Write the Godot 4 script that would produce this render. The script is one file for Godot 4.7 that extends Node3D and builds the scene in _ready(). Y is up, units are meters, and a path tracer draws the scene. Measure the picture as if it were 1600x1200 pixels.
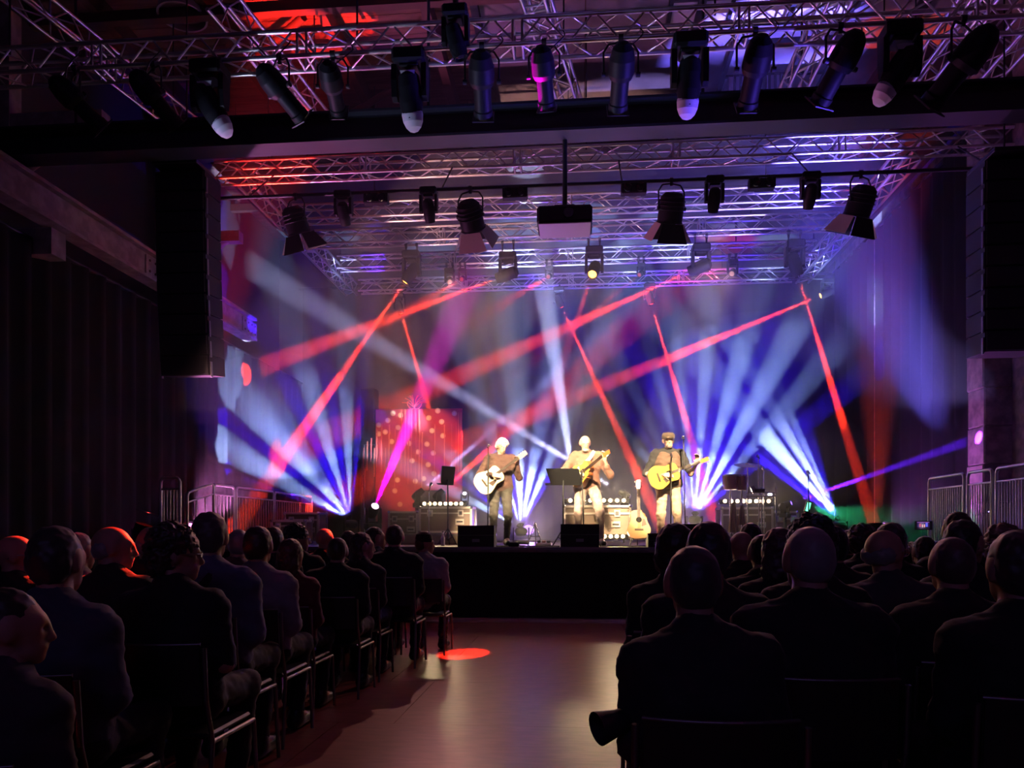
extends Node3D
# A concert in an old works hall, seen from a seat in the audience. Hall axes: x to the right, y up, the stage towards -z.
const FOCAL := 1200.0
const YAW := 0.088
const EYE := Vector3(0, 1.35, 0)
const STAGE := 1.10
const CEIL := 9.5

var taken := {}
var mats := {}
var lib := {}

# ---------------------------------------------------------------- mesh helpers
class G:
	var v := PackedVector3Array()
	var n := PackedVector3Array()
	var ix := PackedInt32Array()
	func tri(a, b, c, na, nb, nc):
		var s = v.size()
		v.append(a); n.append(na)
		if (b - a).cross(c - a).dot(na + nb + nc) > 0.0:
			v.append(c); n.append(nc); v.append(b); n.append(nb)
		else:
			v.append(b); n.append(nb); v.append(c); n.append(nc)
		ix.append(s); ix.append(s + 1); ix.append(s + 2)
	func flat(a, b, c, outward):
		var m = (b - a).cross(c - a).normalized()
		if m.dot(outward) < 0.0: m = -m
		tri(a, b, c, m, m, m)
	func quad(a, b, c, d, outward):
		flat(a, b, c, outward); flat(a, c, d, outward)
	func box(c, s, bas = Basis(), bev = 0.0):
		var h = s * 0.5
		var e = minf(bev, minf(h.x, minf(h.y, h.z)) * 0.9)
		if e <= 0.0:
			for ax in 3:
				for sg in [-1.0, 1.0]:
					var w = Vector3.ZERO; w[ax] = sg
					var p = Vector3.ZERO; p[(ax + 1) % 3] = h[(ax + 1) % 3]
					var q = Vector3.ZERO; q[(ax + 2) % 3] = h[(ax + 2) % 3]
					var o = w * h[ax]
					quad(c + bas * (o - p - q), c + bas * (o + p - q), c + bas * (o + p + q), c + bas * (o - p + q), bas * w)
			return
		for ax in 3:
			for sg in [-1.0, 1.0]:
				var w = Vector3.ZERO; w[ax] = sg
				var p = Vector3.ZERO; p[(ax + 1) % 3] = h[(ax + 1) % 3] - e
				var q = Vector3.ZERO; q[(ax + 2) % 3] = h[(ax + 2) % 3] - e
				var o = w * h[ax]
				quad(c + bas * (o - p - q), c + bas * (o + p - q), c + bas * (o + p + q), c + bas * (o - p + q), bas * w)
		for ax in 3:
			var b = (ax + 1) % 3
			var d = (ax + 2) % 3
			for s1 in [-1.0, 1.0]:
				for s2 in [-1.0, 1.0]:
					var l = Vector3.ZERO; l[ax] = h[ax] - e
					var u1 = Vector3.ZERO; u1[b] = s1 * h[b]; u1[d] = s2 * (h[d] - e)
					var u2 = Vector3.ZERO; u2[b] = s1 * (h[b] - e); u2[d] = s2 * h[d]
					quad(c + bas * (u1 - l), c + bas * (u1 + l), c + bas * (u2 + l), c + bas * (u2 - l), bas * (u1 + u2))
		for s1 in [-1.0, 1.0]:
			for s2 in [-1.0, 1.0]:
				for s3 in [-1.0, 1.0]:
					var k = Vector3(s1, s2, s3)
					flat(c + bas * Vector3(s1 * h.x, s2 * (h.y - e), s3 * (h.z - e)), c + bas * Vector3(s1 * (h.x - e), s2 * h.y, s3 * (h.z - e)), c + bas * Vector3(s1 * (h.x - e), s2 * (h.y - e), s3 * h.z), bas * k)
	func tube(a, b, ra, rb = -1.0, seg = 8, caps = true):
		if rb < 0.0: rb = ra
		var d = (b - a).normalized()
		var s = d.cross(Vector3.UP if absf(d.y) < 0.9 else Vector3.RIGHT).normalized()
		var t = d.cross(s)
		for i in seg:
			var p = TAU * i / seg
			var q = TAU * (i + 1) / seg
			var np = s * cos(p) + t * sin(p)
			var nq = s * cos(q) + t * sin(q)
			tri(a + np * ra, b + np * rb, b + nq * rb, np, np, nq)
			tri(a + np * ra, b + nq * rb, a + nq * ra, np, nq, nq)
			if caps:
				if ra > 0.0: tri(a, a + np * ra, a + nq * ra, -d, -d, -d)
				if rb > 0.0: tri(b, b + np * rb, b + nq * rb, d, d, d)
	func path(pts, r, seg = 6):
		for i in pts.size() - 1:
			tube(pts[i], pts[i + 1], r, r, seg, true)
	func lathe(prof, xf = Transform3D(), seg = 14):
		# prof: Vector2(radius, height) from one end to the other, turned about the local y axis
		for k in prof.size() - 1:
			var a = prof[k]
			var b = prof[k + 1]
			var tn = (b - a).normalized()
			var nr = Vector2(tn.y, -tn.x)
			if tn == Vector2.ZERO: continue
			for i in seg:
				var p = TAU * i / seg
				var q = TAU * (i + 1) / seg
				var cp = Vector3(cos(p), 0, sin(p))
				var cq = Vector3(cos(q), 0, sin(q))
				var np = xf.basis * (cp * nr.x + Vector3.UP * nr.y)
				var nq = xf.basis * (cq * nr.x + Vector3.UP * nr.y)
				var A = xf * (cp * a.x + Vector3.UP * a.y)
				var B = xf * (cp * b.x + Vector3.UP * b.y)
				var C = xf * (cq * b.x + Vector3.UP * b.y)
				var D = xf * (cq * a.x + Vector3.UP * a.y)
				if b.x > 0.0001: tri(A, B, C, np, np, nq)
				if a.x > 0.0001: tri(A, C, D, np, nq, nq)
	func ball(c, r, seg = 10, sq = Vector3.ONE, bas = Basis()):
		var prof = []
		for i in range(0, 9):
			var t = -PI / 2 + PI * i / 8.0
			prof.append(Vector2(maxf(0.0, cos(t)) * r, sin(t) * r))
		lathe(prof, Transform3D(bas * Basis.from_scale(sq), c), seg)
	func extrude(poly, depth, xf = Transform3D()):
		var t = Geometry2D.triangulate_polygon(poly)
		var z0 = -depth * 0.5
		for k in range(0, t.size(), 3):
			for z in [z0, -z0]:
				var w = xf.basis * Vector3(0, 0, signf(z))
				flat(xf * Vector3(poly[t[k]].x, poly[t[k]].y, z), xf * Vector3(poly[t[k + 1]].x, poly[t[k + 1]].y, z), xf * Vector3(poly[t[k + 2]].x, poly[t[k + 2]].y, z), w)
		var cw = Geometry2D.is_polygon_clockwise(poly)
		for k in poly.size():
			var a = poly[k]
			var b = poly[(k + 1) % poly.size()]
			var o = (b - a).orthogonal() * (1.0 if cw else -1.0)
			var ow = xf.basis * Vector3(-o.x, -o.y, 0) if false else xf.basis * Vector3((b - a).y, -(b - a).x, 0) * (-1.0 if cw else 1.0)
			quad(xf * Vector3(a.x, a.y, z0), xf * Vector3(b.x, b.y, z0), xf * Vector3(b.x, b.y, -z0), xf * Vector3(a.x, a.y, -z0), ow)
	func mesh():
		var a = []
		a.resize(Mesh.ARRAY_MAX)
		a[Mesh.ARRAY_VERTEX] = v; a[Mesh.ARRAY_NORMAL] = n; a[Mesh.ARRAY_INDEX] = ix
		var m = ArrayMesh.new()
		m.add_surface_from_arrays(Mesh.PRIMITIVE_TRIANGLES, a)
		return m

# Body shapes: distances to tapered capsules [0, a, b, ra, rb], ellipsoids [1, centre, radii, basis, noise] and dents [2, centre, radii, basis],
# joined with a smooth minimum and meshed as surface nets.
func blob(g, prims, cell, k = 0.03, noise = null, crease = 0.0):
	var lo = Vector3.ONE * 1e9
	var hi = -lo
	for p in prims:
		if p[0] == 0:
			lo = lo.min(p[1] - Vector3.ONE * p[3]).min(p[2] - Vector3.ONE * p[4]); hi = hi.max(p[1] + Vector3.ONE * p[3]).max(p[2] + Vector3.ONE * p[4])
		elif p[0] == 1:
			var r = p[2].length() if p[3] != Basis() else 0.0
			var e = Vector3.ONE * r if r > 0.0 else p[2]
			lo = lo.min(p[1] - e); hi = hi.max(p[1] + e)
	lo -= Vector3.ONE * cell * 3.0; hi += Vector3.ONE * cell * 3.0
	var nx = int((hi.x - lo.x) / cell) + 2
	var ny = int((hi.y - lo.y) / cell) + 2
	var nz = int((hi.z - lo.z) / cell) + 2
	var sy = nx
	var sz = nx * ny
	var f = PackedFloat32Array()
	f.resize(sz * nz); f.fill(1.0)
	for p in prims:
		var kind = p[0]
		var pl
		var ph
		if kind == 0:
			var r = maxf(p[3], p[4]) + k + cell * 2.0
			pl = p[1].min(p[2]) - Vector3.ONE * r; ph = p[1].max(p[2]) + Vector3.ONE * r
		else:
			var e = p[2] if p[3] == Basis() else Vector3.ONE * maxf(p[2].x, maxf(p[2].y, p[2].z))
			e += Vector3.ONE * (k + cell * 2.0)
			pl = p[1] - e; ph = p[1] + e
		var x0 = maxi(0, int((pl.x - lo.x) / cell)); var x1 = mini(nx - 1, int((ph.x - lo.x) / cell) + 1)
		var y0 = maxi(0, int((pl.y - lo.y) / cell)); var y1 = mini(ny - 1, int((ph.y - lo.y) / cell) + 1)
		var z0 = maxi(0, int((pl.z - lo.z) / cell)); var z1 = mini(nz - 1, int((ph.z - lo.z) / cell) + 1)
		if kind == 0:
			var a: Vector3 = p[1]
			var ba: Vector3 = p[2] - p[1]
			var bb: float = maxf(ba.length_squared(), 1e-9)
			var ra: float = p[3]
			var dr: float = p[4] - p[3]
			for z in range(z0, z1 + 1):
				for y in range(y0, y1 + 1):
					var q: Vector3 = lo + Vector3(x0, y, z) * cell - a
					var i: int = x0 + y * sy + z * sz
					for x in range(x0, x1 + 1):
						var t: float = clampf(q.dot(ba) / bb, 0.0, 1.0)
						var d: float = (q - ba * t).length() - ra - dr * t
						var o: float = f[i]
						var h: float = k - absf(d - o)
						f[i] = minf(d, o) - (h * h / k * 0.25 if h > 0.0 else 0.0)
						q.x += cell
						i += 1
		else:
			var c: Vector3 = p[1]
			var r: Vector3 = p[2]
			var inv: Basis = p[3].transposed()
			var m: float = minf(r.x, minf(r.y, r.z))
			var amp: float = p[4] if p.size() > 4 else 0.0
			for z in range(z0, z1 + 1):
				for y in range(y0, y1 + 1):
					var i: int = x0 + y * sy + z * sz
					for x in range(x0, x1 + 1):
						var w: Vector3 = lo + Vector3(x, y, z) * cell
						var d: float = ((inv * (w - c) / r).length() - 1.0) * m
						if amp > 0.0: d += amp * noise.get_noise_3dv(w)
						var o: float = f[i]
						if kind == 1:
							var h: float = k - absf(d - o)
							f[i] = minf(d, o) - (h * h / k * 0.25 if h > 0.0 else 0.0)
						else:
							var kk = 0.012
							var h: float = kk - absf(-d - o)
							f[i] = maxf(-d, o) + (h * h / kk * 0.25 if h > 0.0 else 0.0)
						i += 1
	var at = {}
	var pv = PackedVector3Array()
	var cells = PackedInt32Array()
	var off = [0, 1, sy, sy + 1, sz, sz + 1, sz + sy, sz + sy + 1]
	var ed = [[0, 1], [2, 3], [4, 5], [6, 7], [0, 2], [1, 3], [4, 6], [5, 7], [0, 4], [1, 5], [2, 6], [3, 7]]
	var lim = cell * 2.6
	for z in nz - 1:
		for y in ny - 1:
			var i0: int = y * sy + z * sz
			for x in nx - 1:
				var i: int = i0 + x
				if absf(f[i]) > lim: continue
				var inside := 0
				for c in 8:
					if f[i + off[c]] < 0.0: inside += 1
				if inside == 0 or inside == 8: continue
				var s := Vector3.ZERO
				var cn := 0
				for e in ed:
					var fa: float = f[i + off[e[0]]]
					var fb: float = f[i + off[e[1]]]
					if (fa < 0.0) != (fb < 0.0):
						var t: float = fa / (fa - fb)
						var A := Vector3(e[0] & 1, (e[0] >> 1) & 1, e[0] >> 2)
						var B := Vector3(e[1] & 1, (e[1] >> 1) & 1, e[1] >> 2)
						s += A.lerp(B, t)
						cn += 1
				at[i] = pv.size()
				cells.append(i)
				pv.append(lo + (Vector3(x, y, z) + s / cn) * cell)
	var nn = PackedVector3Array()
	nn.resize(pv.size())
	var base = g.v.size()
	var first = g.ix.size()
	var st = [1, sy, sz]
	for i in cells:
		for ax in 3:
			var fa: float = f[i]
			var fb: float = f[i + st[ax]]
			if (fa < 0.0) == (fb < 0.0): continue
			var u = st[(ax + 1) % 3]
			var w = st[(ax + 2) % 3]
			if not (at.has(i - u) and at.has(i - w) and at.has(i - u - w)): continue
			var q0 = at[i]; var q1 = at[i - u]; var q2 = at[i - u - w]; var q3 = at[i - w]
			var nv = (pv[q1] - pv[q0]).cross(pv[q2] - pv[q0]) + (pv[q2] - pv[q0]).cross(pv[q3] - pv[q0])
			var want = 1.0 if fa < 0.0 else -1.0
			if nv[ax] * want < 0.0: nv = -nv
			for q in [q0, q1, q2, q3]: nn[q] += nv
			for t in [[q0, q1, q2], [q0, q2, q3]]:
				g.ix.append(base + t[0])
				if (pv[t[1]] - pv[t[0]]).cross(pv[t[2]] - pv[t[0]]).dot(nv) > 0.0:
					g.ix.append(base + t[2]); g.ix.append(base + t[1])
				else:
					g.ix.append(base + t[1]); g.ix.append(base + t[2])
	if crease > 0.0:
		# folds of cloth: push the surface in and out, then take the normals again
		if not lib.has("crease"):
			var cn = FastNoiseLite.new(); cn.seed = 17; cn.frequency = 7.0; cn.fractal_octaves = 3
			lib["crease"] = cn
		var cf = lib["crease"]
		for i in pv.size():
			var q = pv[i]
			pv[i] = q + nn[i].normalized() * crease * cf.get_noise_3d(q.x * 1.2 + q.y * 0.8, q.y * 1.8, q.z * 1.2)
		nn.fill(Vector3.ZERO)
		for t in range(first, g.ix.size(), 3):
			var a = g.ix[t] - base; var b = g.ix[t + 1] - base; var c = g.ix[t + 2] - base
			var fnv = (pv[c] - pv[a]).cross(pv[b] - pv[a])
			nn[a] += fnv; nn[b] += fnv; nn[c] += fnv
	for i in pv.size():
		g.v.append(pv[i]); g.n.append(nn[i].normalized())

# ---------------------------------------------------------------- node helpers
func at_pixel(px, py, dist):
	# the point of the hall that lies dist metres towards the stage and shows at this place of the photograph
	var d = Vector3(-sin(YAW), 0, -cos(YAW)) + Vector3(cos(YAW), 0, -sin(YAW)) * ((px - 800.0) / FOCAL) + Vector3.UP * ((830.0 - py) / FOCAL)
	return EYE + d * (dist / -d.z)

func numbered(called):
	var c = taken.get(called, 0)
	taken[called] = c + 1
	return called if c == 0 else "%s_%03d" % [called, c]

func mat(key, col, rough = 0.7, metal = 0.0, extra = {}):
	if mats.has(key): return mats[key]
	var m = StandardMaterial3D.new()
	m.resource_name = key
	m.albedo_color = Color(col[0], col[1], col[2]).linear_to_srgb()
	m.roughness = rough
	m.metallic = metal
	for k in extra: m.set(k, extra[k])
	mats[key] = m
	return m

func noisy(key, col, col2, rough, freq, scale = 1.0, bump = 0.0, fractal = 4, stretch = Vector3.ONE, seed_ = 1):
	if mats.has(key): return mats[key]
	var fn = FastNoiseLite.new()
	fn.seed = seed_; fn.frequency = freq; fn.fractal_octaves = fractal
	var t = NoiseTexture2D.new()
	t.width = 512; t.height = 512; t.seamless = true; t.noise = fn
	var gr = Gradient.new()
	gr.set_color(0, Color(col[0], col[1], col[2]).linear_to_srgb()); gr.set_color(1, Color(col2[0], col2[1], col2[2]).linear_to_srgb())
	gr.set_offset(0, 0.25); gr.set_offset(1, 0.75)
	t.color_ramp = gr
	var m = mat(key, [1, 1, 1], rough)
	m.albedo_texture = t
	m.uv1_triplanar = true; m.uv1_world_triplanar = true
	m.uv1_scale = stretch * scale
	if bump > 0.0:
		var h = NoiseTexture2D.new()
		h.width = 512; h.height = 512; h.seamless = true; h.noise = fn
		m.heightmap_enabled = true; m.heightmap_texture = h; m.heightmap_scale = bump
	return m

func glow(key, col, power):
	var m = mat(key, [0.02, 0.02, 0.02], 0.3)
	m.emission_enabled = true
	m.emission = Color(col[0], col[1], col[2]).linear_to_srgb()
	m.emission_energy_multiplier = power
	return m

func part(parent, called, mesh, m, xf = Transform3D()):
	var o = MeshInstance3D.new()
	o.name = called
	o.mesh = mesh.mesh() if mesh is G else mesh
	o.material_override = m
	parent.add_child(o, true)
	o.transform = xf
	return o

func thing(called, label, category, pos = Vector3.ZERO, turn = 0.0, group = "", kind = ""):
	var o = Node3D.new()
	o.name = numbered(called)
	add_child(o)
	o.position = pos
	o.rotation.y = turn
	tag(o, label, category, group, kind)
	return o

func tag(o, label, category, group = "", kind = ""):
	if label: o.set_meta("label", label)
	if category: o.set_meta("category", category)
	if group: o.set_meta("group", group)
	if kind: o.set_meta("kind", kind)

func structure(called, label = ""):
	var o = Node3D.new()
	o.name = numbered(called)
	add_child(o)
	o.set_meta("kind", "structure")
	if label: o.set_meta("label", label)
	return o

func unit_box():
	if not lib.has("box"):
		var g = G.new(); g.box(Vector3.ZERO, Vector3.ONE)
		lib["box"] = g.mesh()
	return lib["box"]

func slab(parent, called, a, b, m):
	return part(parent, called, unit_box(), m, Transform3D(Basis.from_scale(b - a), (a + b) * 0.5))

func unit_tube(seg = 8):
	if not lib.has("tube"):
		var g = G.new(); g.tube(Vector3(0, -0.5, 0), Vector3(0, 0.5, 0), 1.0, 1.0, seg, true)
		lib["tube"] = g.mesh()
	return lib["tube"]

func aim(d, up = Vector3.UP):
	# a basis whose -z axis runs along d
	d = d.normalized()
	if absf(d.dot(up)) > 0.995: up = Vector3.BACK if absf(d.z) < 0.9 else Vector3.RIGHT
	return Basis.looking_at(d, up)

func along(d):
	# a basis whose y axis runs along d
	d = d.normalized()
	var s = d.cross(Vector3.UP if absf(d.y) < 0.95 else Vector3.RIGHT).normalized()
	return Basis(s, d, s.cross(d))

func rod(parent, called, a, b, r, m):
	var bas = along(b - a)
	return part(parent, called, unit_tube(), m, Transform3D(Basis(bas.x * r, bas.y * (b - a).length(), bas.z * r), (a + b) * 0.5))

func spot(parent, at, to, col, energy, angle, size = 0.04, blend = 0.25):
	var l = SpotLight3D.new()
	l.name = "beam"
	parent.add_child(l, true)
	l.global_transform = Transform3D(aim(to - at), at)
	l.light_color = Color(col[0], col[1], col[2]).linear_to_srgb()
	l.light_energy = energy
	l.spot_angle = angle
	l.light_size = size
	l.spot_angle_attenuation = blend
	l.spot_range = 60.0
	l.spot_attenuation = 2.0
	l.shadow_enabled = true
	return l

func glow_omni(parent, at, col, energy, size = 0.05):
	var l = OmniLight3D.new()
	l.name = "glow"
	parent.add_child(l, true)
	l.global_position = at
	l.light_color = Color(col[0], col[1], col[2]).linear_to_srgb()
	l.light_energy = energy
	l.light_size = size
	l.omni_range = 40.0
	l.omni_attenuation = 2.0
	l.shadow_enabled = true
	return l

func spline(pts, n):
	var out = []
	for i in pts.size() - 1:
		var a = pts[maxi(i - 1, 0)]; var b = pts[i]; var c = pts[i + 1]; var d = pts[mini(i + 2, pts.size() - 1)]
		for k in n: out.append(b.cubic_interpolate(c, a, d, float(k) / n))
	out.append(pts[-1])
	return out

# ---------------------------------------------------------------- rigging and lamps
func truss(label, a, b, s, bay, group, skip_back = false):
	# a four-chord box truss from a to b; a and b are the middle of its section
	var t = thing("box_truss", label, "truss", a, 0.0, group)
	var m = mats["aluminium"]
	var d = (b - a).normalized()
	var up = Vector3.UP
	var side = d.cross(up).normalized()
	var L = (b - a).length()
	var h = s * 0.5
	for i in [-1, 1]:
		for j in [-1, 1]:
			var o = side * h * i + up * h * j
			rod(t, "chord", o, o + d * L, 0.025, m)
	var n = int(L / bay)
	var st = L / n
	for f in 4:
		var e1 = [side, -side, up, -up][f] * h
		var e2 = [up, up, side, side][f] * h
		var ph = 0 if f < 2 else 1
		if skip_back and f == 2: continue
		for k in n:
			var sg = 1.0 if (k + ph) % 2 == 0 else -1.0
			rod(t, "brace", e1 - e2 * sg + d * (st * (k + 0.06)), e1 + e2 * sg + d * (st * (k + 0.94)), 0.011, m)
	# end frames of the two to three metre lengths it is bolted together from
	var pieces = maxi(1, int(round(L / 2.5)))
	for k in range(1, pieces):
		for w in [-0.05, 0.05]:
			var c = d * (L * k / pieces + w)
			for i in [-1, 1]:
				rod(t, "end_post", c + side * h * i - up * h, c + side * h * i + up * h, 0.014, m)
			for j in [-1, 1]:
				rod(t, "end_post", c + side * h + up * h * j, c - side * h + up * h * j, 0.014, m)
	return t

func hanger(parent, a, b):
	rod(parent, "hanging_chain", a, b, 0.012, mats["black metal"])

func moving_head(label, pivot, target, o = {}):
	# pivot: the tilt axis of the head; hung (default) or standing on its base
	var s = o.get("size", 1.0)
	var up = -1.0 if o.get("standing", false) else 1.0
	var t = thing("moving_head_light", label, "stage light", pivot, 0.0, o.get("group", ""))
	var bm = mats["fixture black"]
	var dir = (target - pivot).normalized()
	var turn = atan2(-dir.x, -dir.z) if o.get("turn") == null else o["turn"]
	var yb = Basis(Vector3.UP, turn)
	if not lib.has("mh_base"):
		var g = G.new(); g.box(Vector3.ZERO, Vector3(0.34, 0.15, 0.3), Basis(), 0.025)
		g.box(Vector3(0, -0.09, 0), Vector3(0.2, 0.04, 0.2), Basis(), 0.012)
		lib["mh_base"] = g.mesh()
		g = G.new(); g.extrude(PackedVector2Array([Vector2(-0.08, 0.27), Vector2(0.08, 0.27), Vector2(0.085, 0.1), Vector2(0.06, -0.06), Vector2(0, -0.085), Vector2(-0.06, -0.06), Vector2(-0.085, 0.1)]), 0.055, Transform3D(Basis(Vector3.UP, PI / 2), Vector3.ZERO))
		lib["mh_arm"] = g.mesh()
		g = G.new()
		var xf = Transform3D(Basis(Vector3.RIGHT, PI / 2), Vector3.ZERO)
		g.lathe([Vector2(0, 0.21), Vector2(0.07, 0.2), Vector2(0.105, 0.16), Vector2(0.12, 0.05), Vector2(0.12, -0.1), Vector2(0.105, -0.2), Vector2(0.1, -0.245), Vector2(0.085, -0.245), Vector2(0.085, -0.21), Vector2(0, -0.21)], xf, 16)
		lib["mh_head"] = g.mesh()
		g = G.new()
		g.lathe([Vector2(0.0, -0.235), Vector2(0.05, -0.23), Vector2(0.083, -0.214), Vector2(0, -0.212)], xf, 16)
		lib["mh_lens"] = g.mesh()
		g = G.new(); g.path([Vector3(-0.03, 0, 0), Vector3(-0.03, 0.03, 0), Vector3(0.03, 0.03, 0), Vector3(0.03, 0, 0)], 0.009)
		lib["mh_handle"] = g.mesh()
		g = G.new(); g.tube(Vector3(0, 0, -0.025), Vector3(0, 0, 0.025), 0.04, 0.04, 10); g.box(Vector3(0, -0.05, 0), Vector3(0.03, 0.06, 0.04), Basis(), 0.005)
		lib["clamp"] = g.mesh()
		g = G.new(); g.ball(Vector3.ZERO, 0.17, 16, Vector3(0.66, 1.0, 0.62))
		lib["mh_nose"] = g.mesh()
	var sc = Basis.from_scale(Vector3.ONE * s)
	var flip = Basis.from_scale(Vector3(1, up, 1))
	part(t, "base", lib["mh_base"], bm, Transform3D(flip * yb * sc, Vector3(0, 0.34 * s * up, 0)))
	for i in [-1, 1]:
		part(t, "yoke_arm", lib["mh_arm"], bm, Transform3D(flip * yb * sc, yb * Vector3(0.155 * s * i, 0, 0)))
		if s > 0.7:
			part(t, "carry_handle", lib["mh_handle"], mats["bright steel"], Transform3D(yb * Basis(Vector3.FORWARD, -PI / 2 * i) * sc, yb * Vector3(0.17 * s * i, 0.34 * s * up, 0)))
	var hb = aim(dir)
	part(t, "head", lib["mh_head"], bm, Transform3D(hb * sc, Vector3.ZERO))
	if o.get("nose"):
		var gb = G.new(); gb.extrude(PackedVector2Array([Vector2(-0.08, 0.02), Vector2(0.08, 0.02), Vector2(0.065, -0.025), Vector2(-0.065, -0.025)]), 0.012, Transform3D(Basis(Vector3.RIGHT, 0.5), Vector3(0, 0.15, 0.12)))
		part(t, "head_badge", gb, mats["pale cover"], Transform3D(yb * sc, Vector3.ZERO))
		part(t, "head_cover", lib["mh_nose"], mats["pale cover"], Transform3D(hb * Basis(Vector3.RIGHT, PI / 2) * sc, dir * 0.2 * s))
	var lens = part(t, "lens", lib["mh_lens"], o.get("lens", mats["dark glass"]), Transform3D(hb * sc, Vector3.ZERO))
	if o.has("hang_y"):
		# two hook clamps on the bar or chord above
		for i in [-1, 1]:
			var top = Vector3(0.11 * s * i, 0, 0)
			part(t, "clamp", lib["clamp"], mats["black metal"], Transform3D(Basis(Vector3.UP, PI / 2), Vector3(top.x, o["hang_y"] - pivot.y, 0)))
			rod(t, "clamp_stem", Vector3(top.x, 0.4 * s, 0), Vector3(top.x, o["hang_y"] - pivot.y - 0.03, 0), 0.016, mats["black metal"])
	if o.has("beam"):
		var b = o["beam"]   # colour, energy, half angle, radius, softness
		spot(t, pivot + dir * (0.27 * s), target, b[0], b[1], b[2], b[3], b[4])
	return t

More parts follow.
